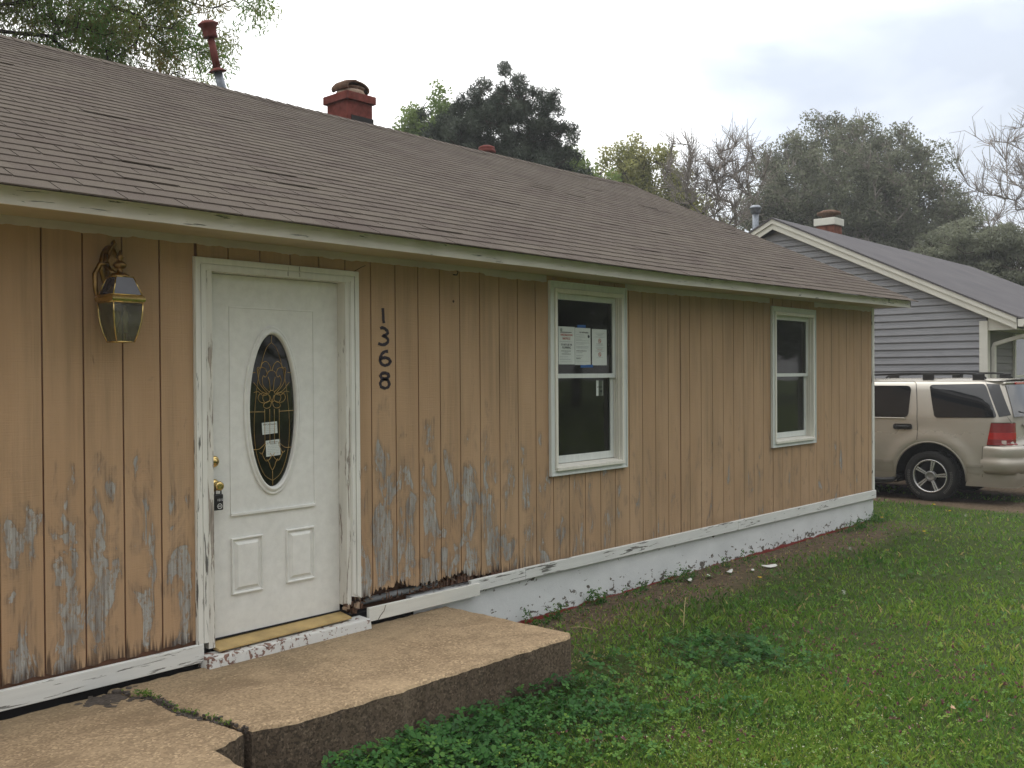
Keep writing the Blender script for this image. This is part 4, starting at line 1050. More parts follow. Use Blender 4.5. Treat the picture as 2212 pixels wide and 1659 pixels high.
    for zc in (1.745, 1.632):
        mb = MB(); mb.lathe([(.018, 0), (.018, -.0008), (.0145, -.0008), (.0145, 0)], (c + .105, Y - .0015, zc), (0, 1, 0), 28, cap=False)
        mb.hexa([(c + .091, Y - .0023, zc + .010), (c + .094, Y - .0023, zc + .013), (c + .094, Y - .0015, zc + .013), (c + .091, Y - .0015, zc + .010)], [(c + .116, Y - .0023, zc - .013), (c + .119, Y - .0023, zc - .010), (c + .119, Y - .0015, zc - .010), (c + .116, Y - .0015, zc - .013)])
        mb.build('prohibition_circle', M['inkred'], R3)
    for z, w, col in ((1.808, .13, 'inkgrey'), (1.797, .10, 'inkgrey'), (1.788, .05, 'inkgrey'), (1.775, .13, 'inkgrey'), (1.718, .09, 'ink'), (1.706, .11, 'inkgrey'), (1.690, .12, 'inkgrey'), (1.678, .10, 'inkgrey'), (1.669, .06, 'inkred'), (1.658, .12, 'inkgrey'), (1.607, .08, 'inkgrey')):
        line(R3, c + .105 - w / 2, c + .105 + w / 2, z, .0028, col)
    R4 = sheet('window_sticker', 'small white sticker at the upper right of the lower pane of the larger window', 4.700, 4.795, 1.285, 1.415, y=.063, mat='paper')
    text('sticker_print', 'ATTENTION', M['ink'], R4, (4.748, .061, 1.353), .0155, sx=.85)
    mb = MB(); mb.lathe([(.012, 0), (.012, -.0006), (.004, -.0006)], (4.768, .0618, 1.323), (0, 1, 0), 8); mb.box(4.765, 4.771, .0608, .0616, 1.295, 1.325); mb.build('sticker_symbol', M['ink'], R4)
    for nm, x0, x1, zz0, zz1, lab in (('tape_strip', b + .03, b + .14, 1.846, 1.868, 'strip of blue painter tape above the middle window notice'), ('tape_strip', b + .07, b + .235, 1.521, 1.543, 'strip of blue painter tape under the window notices')):
        mb = MB(); mb.hexa([(x0, Y - .001, zz0), (x1, Y - .001, zz0 + .003), (x1, Y, zz0 + .003), (x0, Y, zz0)], [(x0, Y - .001, zz1), (x1, Y - .001, zz1 + .003), (x1, Y, zz1 + .003), (x0, Y, zz1)])
        o = mb.build(nm, M['bluetape'], loc=((x0 + x1) / 2, Y, zz0)); tag(o, lab, 'tape', 'blue tape on the window notices')
    # stickers on the oval door glass
    Yd = .0745
    Rs = root('glass_label', 'upper white label headed IMPORTANT on the oval door glass', 'label', (1.53, Yd, 1.12), 'labels on the oval door glass')
    def tilted(R_, x0, x1, z0, z1, t):
        mb = MB(); mb.hexa([(x0, Yd - .0008, z0), (x1, Yd - .0008, z0 + t), (x1, Yd, z0 + t), (x0, Yd, z0)], [(x0 - .004, Yd - .0008, z1), (x1 - .004, Yd - .0008, z1 + t), (x1 - .004, Yd, z1 + t), (x0 - .004, Yd, z1)])
        mb.build('label_paper', M['paper'], R_)
    tilted(Rs, 1.482, 1.586, 1.120, 1.190, .006)
    text('label_heading', 'IMPORTANT!', M['ink'], Rs, (1.532, Yd - .0012, 1.174), .0155, sx=1.0)
    for z in (1.163, 1.153, 1.143, 1.132): line(Rs, 1.492, 1.578, z, .0022, 'inkgrey', True, Yd + .0004)
    Rs = root('glass_label', 'lower white label with warning triangles on the oval door glass', 'label', (1.555, Yd, .98), 'labels on the oval door glass')
    tilted(Rs, 1.507, 1.606, .988, 1.083, .006)
    text('label_heading', 'ATTENTION', M['ink'], Rs, (1.555, Yd - .0012, 1.070), .0115, sx=.95); text('label_heading', 'ATENCION', M['ink'], Rs, (1.555, Yd - .0012, 1.060), .009)
    for x in (1.517, 1.592):
        mb = MB(); mb.prism_xz([(x - .006, 1.062), (x + .006, 1.062), (x, 1.075)], Yd - .0012, Yd - .0008); mb.build('warning_triangle', M['inkgrey'], Rs)
    for z in (1.048, 1.038, 1.028, 1.018, 1.008, .999): line(Rs, 1.516, 1.598, z, .0022, 'inkgrey', True, Yd + .0004)
small_things()

# ================================================================== THE NEIGHBOUR'S HOUSE
def lap_siding():
    m = NT('grey_vinyl_siding', .6, .3); n1 = m.noise((2, 2, 8), 1, 4)
    m.color(m.ramp(n1, [(.3, (.205, .208, .222)), (.7, (.24, .243, .258))])); m.bump(m.noise((2, 2, 60), 1, 3), .1, .003); return m.m
M['vinyl'] = lap_siding()
M['vinyl2'] = plain('taupe_vinyl_siding', (.17, .165, .16), .6, .3, 0, .08, 2, obj=False)
M['ntrim'] = plain('cream_trim', (.58, .57, .51), .5, .3, 0, .06, 3, obj=False)
def flat_roof_mat():
    m = NT('grey_shingle_far', .9, .15)
    m.color(m.mix(.8, m.ramp(m.noise(sc=1.2, det=6), [(.3, (.095, .09, .097)), (.7, (.13, .122, .128))]), m.ramp(m.noise(sc=60, det=3, rough=.8), [(.3, .55), (.7, 1.0)]), 'MULTIPLY')); m.bump(m.noise(sc=90, det=3), .5, .01); return m.m
M['nroof'] = flat_roof_mat()
def neighbour():
    H = root('grey_house', 'grey vinyl-sided gable house with cream trim and white downspout beyond the parked truck', 'house', (20, 4, -.42))
    X0, Y0, Y1, RYn = 15.5, .12, 7.72, 3.92
    ez, rz = 2.385, 4.245; sl = (rz - ez) / (RYn - Y0)
    # walls (core)
    mb = MB(); mb.prism_yz([(Y0 + .03, -.2), (Y1, -.2), (Y1, ez - .02), (RYn, rz - .02), (Y0 + .03, ez - .02)], X0 + .004, 27)
    mb.build('wall', M['vinyl2'], H)
    mb = MB(); mb.box(X0 + .02, 27, Y0 + .04, Y1, -.7, -.15); mb.build('foundation', plain('grey_block', (.25, .25, .24), .9, obj=False), H)
    # gable laps, clipped by the rake
    e = .127; z = -.16
    while z < rz - .1:
        z1 = z + e
        ya0 = Y0 + .0 if z < ez else Y0 + (z - ez) / sl; yb0 = Y1 if z < ez else 2 * RYn - Y0 - (z - ez) / sl
        ya1 = Y0 if z1 < ez else Y0 + (z1 - ez) / sl; yb1 = Y1 if z1 < ez else 2 * RYn - Y0 - (z1 - ez) / sl
        if yb1 - ya1 < .1: break
        mb = MB()
        prof = [(0.0, .0), (-.004, .032), (.004, .034), (.060, .022), (.066, .016), (.070, .020), (.127, .004)]
        vs = []
        for (dz, px) in prof:
            t = dz / e; vs += [(X0 - px, ya0 + (ya1 - ya0) * t, z + dz), (X0 - px, yb0 + (yb1 - yb0) * t, z + dz)]
        mb.add(vs, [(2 * k, 2 * k + 2, 2 * k + 3, 2 * k + 1) for k in range(len(prof) - 1)] + [(0, 1, 1, 0)][:0])
        mb.build('siding_lap', M['vinyl'], H); z = z1
    # front laps (facing the street), split round the window
    z = -.16
    while z < 2.2:
        for a, b in ((X0 + .10, 17.05), (18.4, 27)):
            mb = MB(); mb.add([(a, Y0 + .03, z), (b, Y0 + .03, z), (a, Y0 + .008, z), (b, Y0 + .008, z), (a, Y0 + .028, z + e), (b, Y0 + .028, z + e)], [(0, 1, 3, 2), (2, 3, 5, 4)])
            mb.build('siding_lap', M['vinyl2'], H)
        z += e
    mb = MB(); mb.box(X0 - .045, X0 + .10, Y0 - .02, Y0 + .02, -.2, 2.32); mb.box(X0 - .045, X0 - .036, Y0 + .0205, Y0 + .11, -.2, 2.32); mb.build('corner_board', M['ntrim'], H)
    # rake boards, two steps
    RX = 15.30; ye = -.38
    def rz_(y): return 4.435 - .485 * abs(y - 3.92)
    for (o1, o2, xx0, xx1) in ((.0, .085, RX, RX + .03), (.088, .19, RX + .03, RX + .05)):
        mb = MB(); mb.prism_yz([(ye, rz_(ye) - o2), (3.92, 4.435 - o2), (3.92, 4.435 - o1), (ye, rz_(ye) - o1)], xx0, xx1)
        mb.prism_yz([(3.92, 4.435 - o2), (8.3, rz_(8.3) - o2), (8.3, rz_(8.3) - o1), (3.92, 4.435 - o1)], xx0, xx1); mb.build('rake_board', M['ntrim'], H)
    mb = MB(); mb.prism_yz([(ye, rz_(ye) - .20), (3.92, 4.435 - .20), (3.92, 4.435 - .17), (ye, rz_(ye) - .17)], RX + .05, X0); mb.prism_yz([(ye + .01, 2.16), (Y0 - .02, 2.16), (Y0 - .02, rz_(Y0) - .20), (ye + .01, rz_(ye) - .20)], X0 - .02, X0 + .02)
    mb.build('eave_return', M['ntrim'], H)
    mb = MB(); mb.box(X0 + .02, 27, ye + .01, Y0, 2.165, 2.185); mb.build('soffit', M['ntrim'], H)
    # roof
    mb = MB()
    mb.prism_yz([(ye - .03, rz_(ye - .03) + .0), (3.92, 4.437), (8.35, rz_(8.35)), (8.35, rz_(8.35) + .03), (3.92, 4.47), (ye - .03, rz_(ye - .03) + .03)], RX - .02, 27.3)
    mb.build('roof', M['nroof'], H)
    mb = MB(); mb.prism_yz([(ye - .10, 2.20), (ye - .02, 2.20), (ye - .02, 2.32), (ye - .13, 2.32), (ye - .13, 2.26)], RX + .0, 27.3); mb.build('gutter', M['ntrim'], H)
    # downspout
    def rect_tube(P, w, d, mat, name):
        mb = MB(); n = len(P); vs = []
        for i, p in enumerate(P):
            a = Vector(P[max(i - 1, 0)]); b = Vector(P[min(i + 1, n - 1)]); t = (b - a).normalized(); s_ = Vector((1, 0, 0)); u = t.cross(s_).normalized()
            p = Vector(p)
            for sx_, su in ((-1, -1), (1, -1), (1, 1), (-1, 1)): vs.append(p + s_ * w / 2 * sx_ + u * d / 2 * su)
        fs = [(4 * i + k, 4 * i + (k + 1) % 4, 4 * i + 4 + (k + 1) % 4, 4 * i + 4 + k) for i in range(n - 1) for k in range(4)]
        mb.add(vs, fs); mb.build(name, mat, H, bevel=.008)
    rect_tube([(15.72, ye - .07, 2.22), (15.72, ye - .07, 2.14), (15.72, ye - .03, 2.07), (15.71, -.12, 1.99), (15.71, Y0 - .06, 1.93), (15.71, Y0 - .045, 1.86), (15.71, Y0 - .045, -.2), (15.71, Y0 - .09, -.32)], .085, .065, M['ntrim'], 'downspout')
    # front window
    W = MB(); 
    for (a, b, c, d) in ((17.05, 17.13, .65, 2.15), (18.32, 18.40, .65, 2.15), (17.13, 18.32, .65, .73), (17.13, 18.32, 2.07, 2.15), (17.13, 18.32, 1.36, 1.41)): W.box(a, b, Y0 - .02, Y0 + .02, c, d)
    W = W.build('window', M['ntrim'], H); mb = MB(); mb.box(17.13, 18.32, Y0 + .0, Y0 + .012, .73, 1.36); mb.box(17.13, 18.32, Y0 + .0, Y0 + .012, 1.41, 2.07); mb.build('window_pane', plain('dark_far_glass', (.02, .025, .03), .05, .6), W, kind='stuff')
    # chimney and vent
    mb = MB(); mb.box(18.68, 19.10, 4.18, 4.59, 3.8, 4.76); c = mb.build('chimney', plain('orange_brown_brick', (.16, .062, .042), .9, .1, 0, .4, 10, .4), H)
    mb = MB(); mb.box(18.64, 19.14, 4.14, 4.63, 4.74, 4.90); mb.build('chimney_band', M['ntrim'], c, bevel=.01)
    mb = MB(); mb.lathe([(.15, 4.90), (.15, 4.98), (.26, 5.0), (.25, 5.05), (.14, 5.09)], (18.89, 4.385, 0), n=20); mb.build('chimney_pot', M['claytile'], c)
    mb = MB(); mb.lathe([(.065, 3.9), (.065, 4.80)], (16.3, 4.8, 0), n=16); v = mb.build('vent_pipe', M['galv'], H)
    mb = MB(); mb.lathe([(.075, 4.76), (.105, 4.79), (.105, 4.86), (.125, 4.865), (.12, 4.89), (.08, 4.93)], (16.3, 4.8, 0), n=20); mb.build('vent_cap', M['galv'], v)
neighbour()
def far_house():
    H = root('white_house', 'small white gable just showing over the grey roof at the right edge', 'house', (37, 8, -.42))
    a, b = 36.0, 46.0; y0, y1 = 1.5, 9.9; ym = 5.2; zr = 5.15
    mb = MB(); mb.prism_yz([(y0, -.5), (y1, -.5), (y1, 2.6), (ym, zr - .1), (y0, 2.6)], a, b); mb.build('wall', M['ntrim'], H)
    mb = MB(); mb.prism_yz([(y0 - .4, 2.55), (ym, zr), (y1 + .4, 2.55), (y1 + .4, 2.7), (ym, zr + .14), (y0 - .4, 2.7)], a - .3, b + .3); mb.build('roof', M['nroof'], H)
    mb = MB(); mb.box(a - .03, a, 4.8, 5.6, 3.0, 3.8); mb.build('gable_vent', M['vinyl2'], H)
far_house()

# ================================================================== THE PARKED CAR
def car():
    XC, GZ = 13.675, -.42
    R_ = root('parked_car', 'dusty champagne sport utility car with dark windows parked between the two houses', 'car', (XC, 1.3, GZ))
    paint = NT('champagne_paint', .32, .5, .35)
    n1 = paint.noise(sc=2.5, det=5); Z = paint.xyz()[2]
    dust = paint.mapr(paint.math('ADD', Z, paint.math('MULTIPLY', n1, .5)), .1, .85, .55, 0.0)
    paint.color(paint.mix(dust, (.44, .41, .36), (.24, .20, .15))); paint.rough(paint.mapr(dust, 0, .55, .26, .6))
    P = paint.m
    clad = plain('lower_cladding_paint', (.30, .275, .23), .4, .4, .2, .1, 4)
    glass = plain('dark_privacy_glass', (.010, .011, .013), .04, .6, 0, .05)
    rub = plain('black_rubber', (.018, .018, .018), .75, .3, 0, .3, 30, .2)
    blk = plain('black_trim', (.016, .016, .017), .45, .4)
    chrome = plain('machined_alloy', (.50, .50, .50), .25, .5, .9, .1, 20)
    red = plain('red_lens', (.38, .012, .010), .12, .6, 0, .15, 20); redd = plain('dark_red_lens', (.20, .010, .010), .15, .6); clear = plain('clear_lens', (.55, .45, .42), .15, .6)
    yb, yf = -1.045, 3.72
    wy = (.115, 2.995); wr = .372; wz = GZ + .365; AR = .50
    def half(z, y):
        """half width of the body at height z above ground, position y"""
        if z < .50: w = .885 + .03 * (z - .25) / .25 if z > .25 else .885
        elif z < .85: w = .915 + .015 * (z - .5) / .35
        elif z < 1.22: w = .93 - .012 * (z - .85) / .37
        elif z < 1.70: w = .918 - .150 * ((z - 1.22) / .48) ** 1.15
        else: w = .768 - 2.6 * (z - 1.70) ** 1.25 if z < 1.80 else .56
        for c in wy:       # flared arches
            r = math.hypot(y - c, z - .365)
            w += .028 * math.exp(-((r - .575) / .085) ** 2) * (1 if z > .25 else 0)
        # taper to the ends
        for end, s_, rr in ((yb, 1, .26), (yf, -1, .55)):
            d = (y - rear(z)) if s_ == 1 else (front(z) - y)
            if z > 1.22 and s_ == -1: continue
            if d < rr:
                t = 1 - max(0, d) / rr; w -= (.13 if s_ == 1 else .24) * (t ** 2.6)
        return max(w, .02)
    def rear(z):
        if z < .60: return yb + .0 + (.03 if z < .35 else 0)
        if z < .88: return yb + .02 if z < .84 else yb + .055
        if z < 1.27: return yb + .075 + .03 * (z - .88)
        if z < 1.72: return yb + .09 + .15 * ((z - 1.27) / .45) ** 1.1
        return yb + .25 + (z - 1.72) * 1.2
    def front(z):
        if z < .6: return yf
        if z < 1.05: return yf - .10 * (z - .6) / .45
        if z < 1.16: return yf - .15 - (z - 1.05) * 9.5
        if z < 1.72: return 2.42 - (z - 1.16) * 1.45
        return 1.45
    zsL = [.26, .30, .36, .42, .48, .54, .60, .66, .72, .78, .83, .87, .92, .98, 1.05, 1.10, 1.16, 1.22, 1.28, 1.36, 1.45, 1.54, 1.62, 1.68, 1.715, 1.745, 1.765, 1.78]
    NS = 110; grid = {}; mb = MB(); vs = []; idx = {}
    for j, z in enumerate(zsL):
        a, b = rear(z), front(z)
        for i in range(NS + 1):
            y = a + (b - a) * i / NS
            for s_ in (-1, 1):
                yy, zz = y, z
                for c in wy:
                    r = math.hypot(y - c, z - .365)
                    if AR - .045 < r < AR and z > .1:
                        k = AR / max(r, 1e-6); yy, zz = c + (y - c) * k, .365 + (z - .365) * k
                idx[(i, j, s_)] = len(vs); vs.append((XC + s_ * half(zz, yy), yy, GZ + zz))
    def inside(y, z): return any(math.hypot(y - c, z - .365) < AR - .002 for c in wy)
    fs = []
    for s_ in (-1, 1):
        for j in range(len(zsL) - 1):
            for i in range(NS):
                q = [idx[(i, j, s_)], idx[(i + 1, j, s_)], idx[(i + 1, j + 1, s_)], idx[(i, j + 1, s_)]]
                cy_ = sum(vs[k][1] for k in q) / 4; cz_ = sum(vs[k][2] for k in q) / 4 - GZ
                if inside(cy_, cz_): continue
                fs.append(tuple(q if s_ == 1 else reversed(q)))
    T = len(zsL) - 1
    for j in range(T):     # rear and front caps, curved slightly
        for i, flip in ((0, False), (NS, True)):
            L_, Rr = idx[(i, j, -1)], idx[(i, j, 1)]; L2, R2 = idx[(i, j + 1, -1)], idx[(i, j + 1, 1)]
            f = (L_, Rr, R2, L2); fs.append(f if not flip else tuple(reversed(f)))
    for i in range(NS):    # roof
        fs.append((idx[(i, T, -1)], idx[(i, T, 1)], idx[(i + 1, T, 1)], idx[(i + 1, T, -1)]))
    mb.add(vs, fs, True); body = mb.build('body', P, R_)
    for p in body.data.polygons:
        pass
    # crowned roof skin
    mb = MB(); vs = []; K = 9
    for i in range(21):
        y = rear(1.76) - .06 + (front(1.75) - rear(1.76) + .06) * i / 20; e_ = 1 - abs(i / 10 - 1) ** 6
        for k in range(K): u = -1 + 2 * k / (K - 1); vs.append((XC + u * .70, y, GZ + 1.752 + .042 * (1 - u * u) * (.5 + .5 * e_) + .004))
    mb.add(vs, [(i * K + k, i * K + k + 1, (i + 1) * K + k + 1, (i + 1) * K + k) for i in range(20) for k in range(K - 1)], True); mb.build('roof_skin', P, R_)
    # wheel wells and underbody
    mb = MB()
    for c in wy:
        mb.lathe([(AR + .03, -.80), (AR + .03, .80)], (XC, c, GZ + .365), (1, 0, 0), 32) if False else None
        n = 24
        for s_ in (-1, 1):
            v2 = []
            for k in range(n + 1):
                a = math.pi * k / n; 
                for xx in (.905, .45): v2.append((XC + s_ * xx, c + (AR + .002) * math.cos(a), GZ + .365 + (AR + .002) * math.sin(a)))
            mb.add(v2, [(2 * k, 2 * k + 1, 2 * k + 3, 2 * k + 2) for k in range(n)])
            mb.box(XC + s_ * .45, XC + s_ * .44, c - AR, c + AR, GZ + .2, GZ + .86)
    mb.box(XC - .84, XC + .84, yb + .12, wy[0] - AR, GZ + .26, GZ + .32); mb.box(XC - .84, XC + .84, wy[0] + AR, wy[1] - AR, GZ + .24, GZ + .32); mb.box(XC - .44, XC + .44, yb + .2, yf - .2, GZ + .24, GZ + .42)
    mb.build('underbody', M['black'], R_)
    def panel(name, outline, mat, off=.004, parent=R_, sides=(-1,), th=.0, sub=1, smooth=True):
        """(y,z above ground) outline laid on the body side"""
        for s_ in sides:
            import mathutils
            pts = []
            for i in range(len(outline)):
                a, b = Vector(outline[i]), Vector(outline[(i + 1) % len(outline)])
                L_ = (b - a).length; k = max(1, int(L_ / .06))
                pts += [a.lerp(b, q / k) for q in range(k)]
            ys = [p.x for p in pts]; zz = [p.y for p in pts]
            inner = []; y = min(ys) + .05
            from mathutils.geometry import delaunay_2d_cdt
            n0 = len(pts); V2 = list(pts)
            while y < max(ys):
                z = min(zz) + .04
                while z < max(zz): V2.append(Vector((y, z))); z += .06
                y += .07
            ed = [(i, (i + 1) % n0) for i in range(n0)]
            r = delaunay_2d_cdt(V2, ed, [list(range(n0))], 1, 1e-5)
            m2 = MB(); m2.add([(XC + s_ * (half(v.y, v.x) + off), v.x, GZ + v.y) for v in r[0]], [tuple(f) for f in r[2]], smooth)
            o = m2.build(name, mat, parent)
        return o
    def rounded(pts, r=.06, n=5):
        out = []
        for i in range(len(pts)):
            p0, p1, p2 = Vector(pts[i - 1]), Vector(pts[i]), Vector(pts[(i + 1) % len(pts)])
            d0 = (p0 - p1).normalized(); d2 = (p2 - p1).normalized(); rr = min(r, (p0 - p1).length / 2.2, (p2 - p1).length / 2.2)
            for k in range(n + 1):
                t = k / n; out.append(tuple((p1 + d0 * rr) * (1 - t) ** 2 + p1 * 2 * t * (1 - t) + (p1 + d2 * rr) * t ** 2))
        return out
    zo = .42
    q = rounded([(.045, .805 + zo), (.165, 1.282 + zo), (-.60, 1.300 + zo), (-.80, .825 + zo)], .055)
    panel('side_window', q, glass, .009, sides=(-1, 1))
    q = rounded([(1.30, .79 + zo), (1.28, 1.27 + zo), (.425, 1.268 + zo), (.425, .80 + zo)], .075)
    panel('side_window', q, glass, .009, sides=(-1, 1))
    q = rounded([(2.28, .79 + zo), (1.78, 1.24 + zo), (1.42, 1.26 + zo), (1.40, .79 + zo)], .06)
    panel('side_window', q, glass, .009, sides=(-1, 1))
    # dark rear pillar glass and seams
    panel('pillar_glass', [(-.615, 1.300 + zo), (-.765, 1.29 + zo), (-.945, .86 + zo), (-.82, .835 + zo)], glass, .010, sides=(-1, 1))
    def seam(pts, w=.0045, sides=(-1, 1)):
        for s_ in sides:
            P_ = []
            for i in range(len(pts) - 1):
                for t in range(6): f = t / 6; P_.append((pts[i][0] * (1 - f) + pts[i + 1][0] * f, pts[i][1] * (1 - f) + pts[i + 1][1] * f))
            P_.append(pts[-1])
            m2 = MB(); m2.tube([(XC + s_ * (half(z, y) + .0005), y, GZ + z) for y, z in P_], w, 5); m2.build('door_seam', blk, R_)
    seam([(1.30, 1.325 + zo), (.42, 1.335 + zo), (.365, 1.30 + zo), (.335, 1.15 + zo), (.305, .92 + zo), (.285, .60 + zo), (.285, .475 + zo)])
    seam([(-.585, 1.335 + zo), (-.64, 1.25 + zo), (-.93, .80 + zo), (-.955, .75 + zo)], .003)
    seam([(-.61, .42 + zo), (-.60, .22 + zo), (-.60, -.02 + zo)], .003)
    seam([(1.36, 1.28 + zo), (1.36, .25 + zo)]); seam([(2.36, 1.05 + zo), (2.33, .25 + zo)])
    # window sill bright edge
    m2 = MB(); m2.tube([(XC - half(.785 + zo, y) - .006, y, GZ + .785 + zo) for y in (1.28, 1.1, .9, .7, .5, .46)], .008, 6); m2.build('window_trim', P, R_)
    # lower mouldings and two-tone skirt
    for (a, b) in ((.63, 2.48), (-1.02, -.40)):
        panel('side_moulding', [(a, .572), (b, .572), (b, .540), (a, .540)], clad, .014, sides=(-1, 1))
        panel('lower_cladding', [(a, .538), (b, .538), (b, .40 if a > 0 else .44), (a, .39 if a > 0 else .44)], clad, .006, sides=(-1, 1))
    # wheel arch lip
    for c in wy:
        for s_ in (-1, 1):
            m2 = MB(); m2.tube([(XC + s_ * (half(.365 + AR * math.sin(a), c + AR * math.cos(a)) + .004), c + (AR + .004) * math.cos(a), GZ + .365 + (AR + .004) * math.sin(a)) for a in [math.pi * (k / 22 * 1.16 - .08) for k in range(23)] if .365 + AR * math.sin(a) > .27], .013, 6); m2.build('arch_lip', clad, R_)
    # door handle, black recess
    for s_ in (-1, 1):
        for y0 in (.37, 1.45):
            panel('door_handle', rounded([(y0 + .27, .618 + zo), (y0 + .27, .702 + zo), (y0 - .01, .706 + zo), (y0 - .01, .622 + zo)], .04), blk, .018, sides=(s_,))
            m2 = MB(); m2.tube([(XC + s_ * (half(1.08, y0) + .020), y0 + .03 + .2 * k / 5, GZ + .663 + zo) for k in range(6)], [.008, .014, .015, .015, .014, .008], 8); m2.build('handle_grip', blk, R_)
    # bumper wrapping the tail
    m2 = MB(); vs = []; prof = [(0.0, .84), (.045, .845), (.085, .83), (.10, .79), (.085, .70), (.075, .66), (.105, .64), (.11, .58), (.09, .50), (.05, .455), (0.0, .45)]
    path_ = [(-.895, -.60), (-.90, -.72), (-.895, -.86), (-.85, -.96), (-.74, -1.01), (-.45, -1.03), (0, -1.04), (.45, -1.03), (.74, -1.01), (.85, -.96), (.895, -.86), (.90, -.72), (.895, -.60)]
    n = len(path_)
    for k, (px, py) in enumerate(path_):
        a = Vector(path_[max(k - 1, 0)]); b = Vector(path_[min(k + 1, n - 1)]); t = (b - a).normalized(); nr = Vector((t.y, -t.x))
        f = .25 if k in (0, n - 1) else (.55 if k in (1, n - 2) else 1)
        for d, z in prof: vs.append((XC + px + nr.x * d * f, py + nr.y * d * f + .02, GZ + z))
    Kp = len(prof)
    m2.add(vs, [(k * Kp + i, k * Kp + i + 1, (k + 1) * Kp + i + 1, (k + 1) * Kp + i) for k in range(n - 1) for i in range(Kp - 1)], True); m2.build('rear_bumper', P, R_)
    m2 = MB(); m2.box(XC - .55, XC + .55, -1.135, -1.03, GZ + .838, GZ + .85); m2.build('bumper_step_pad', blk, R_)
    # tail lights wrap round the corner
    for s_ in (-1, 1):
        def tl(z0, z1, mat, name, o=.010):
            m3 = MB(); vs = []
            for z in np.linspace(z0, z1, 6):
                yA = -.665 - .055 * (z - .84) / .32 * 1.0
                L_ = [(half(z, y) + o, y) for y in np.linspace(yA, rear(z) + .03, 5)] + [(half(z, rear(z)) - .015, rear(z) - o), (half(z, rear(z)) - .10, rear(z) - o - .004)]
                vs += [(XC + s_ * a, y, GZ + z) for a, y in L_]
            kk = 7; m3.add(vs, [(i * kk + k, i * kk + k + 1, (i + 1) * kk + k + 1, (i + 1) * kk + k) for i in range(5) for k in range(kk - 1)], True); return m3.build(name, mat, R_)
        tl(.850, 1.175, blk, 'tail_light_surround', .006)
        tl(.858, .935, redd, 'tail_light', .012); tl(.937, 1.035, red, 'tail_light', .014); tl(1.037, 1.165, redd, 'tail_light', .012)
        m3 = MB(); m3.box(XC + s_ * (half(.9, -.87) + .004), XC + s_ * (half(.9, -.87) + .018), -.915, -.80, GZ + .872, GZ + .925); m3.build('reversing_light', clear, R_, bevel=.004)
    # tailgate glass, spoiler lip, brake light, wiper, plate
    m2 = MB(); vs = []
    for z in np.linspace(1.25, 1.70, 6):
        w = half(z, rear(z)) - .035
        for u in np.linspace(-1, 1, 9): vs.append((XC + u * w, rear(z) - .012 - .035 * (1 - u * u), GZ + z))
    m2.add(vs, [(i * 9 + k, i * 9 + k + 1, (i + 1) * 9 + k + 1, (i + 1) * 9 + k) for i in range(5) for k in range(8)], True); m2.build('rear_window', glass, R_)
    m2 = MB(); m2.hexa([(XC - .66, -.83, GZ + 1.705), (XC + .66, -.83, GZ + 1.705), (XC + .70, -.58, GZ + 1.72), (XC - .70, -.58, GZ + 1.72)], [(XC - .64, -.845, GZ + 1.735), (XC + .64, -.845, GZ + 1.735), (XC + .68, -.58, GZ + 1.785), (XC - .68, -.58, GZ + 1.785)]); m2.build('tailgate_spoiler', P, R_, bevel=.012)
    m2 = MB(); m2.box(XC - .22, XC + .22, -.862, -.838, GZ + 1.70, GZ + 1.735); m2.build('high_brake_light', red, R_, bevel=.005)
    m2 = MB(); m2.tube([(XC - .05, -1.0, GZ + 1.25), (XC - .35, -.985, GZ + 1.30), (XC - .50, -.975, GZ + 1.32)], .009, 6); m2.build('rear_wiper', blk, R_)
    m2 = MB(); m2.tube([(XC - .52, -.72, GZ + 1.735), (XC - .53, -.80, GZ + 1.70), (XC - .54, -.845, GZ + 1.65)], [.012, .015, .012], 6); m2.build('glass_hinge', blk, R_)
    m2 = MB(); m2.box(XC - .16, XC + .16, -1.01, -.985, GZ + .93, GZ + 1.08); m2.build('number_plate', plain('plate_white_green', (.45, .55, .50), .4), R_, bevel=.003)
    m2 = MB(); m2.box(XC - .35, XC + .35, -1.0, -.975, GZ + 1.10, GZ + 1.14); m2.build('tailgate_pull', P, R_, bevel=.006)
    # roof rails
    for s_ in (-1, 1):
        P_ = [(-.585, 1.795), (-.53, 1.83), (-.44, 1.858), (-.30, 1.868), (.0, 1.868), (.6, 1.866), (1.1, 1.85), (1.3, 1.83), (1.36, 1.80)]
        m2 = MB(); vs = []
        for (y, z) in P_:
            for dx, dz in ((-.017, -.016), (.017, -.016), (.015, .014), (-.015, .014)): vs.append((XC + s_ * .655 + dx, y, GZ + z + dz))
        m2.add(vs, [(4 * i + k, 4 * i + (k + 1) % 4, 4 * i + 4 + (k + 1) % 4, 4 * i + 4 + k) for i in range(len(P_) - 1) for k in range(4)] + [(0, 3, 2, 1)]); m2.build('roof_rail', blk, R_, bevel=.005)
        for y in (-.50, .20, 1.20):
            m2 = MB(); m2.box(XC + s_ * .655 - .02, XC + s_ * .655 + .02, y - .06, y + .10, GZ + 1.76, GZ + 1.86); m2.build('rail_foot', blk, R_, bevel=.006)
    for y in (.18, 1.0):
        m2 = MB(); m2.box(XC - .65, XC + .65, y, y + .05, GZ + 1.838, GZ + 1.86); m2.build('crossbar', blk, R_, bevel=.006)
    # running board
    for s_ in (-1, 1):
        m2 = MB(); m2.tube([(XC + s_ * .84, .60, GZ + .33), (XC + s_ * .93, .66, GZ + .28), (XC + s_ * .955, .78, GZ + .265), (XC + s_ * .955, 2.35, GZ + .265), (XC + s_ * .86, 2.5, GZ + .30)], [.03, .04, .042, .042, .03], 10); m2.build('running_board', blk, R_)
    # windscreen, lights, grille (out of sight here)
    m2 = MB(); vs = []
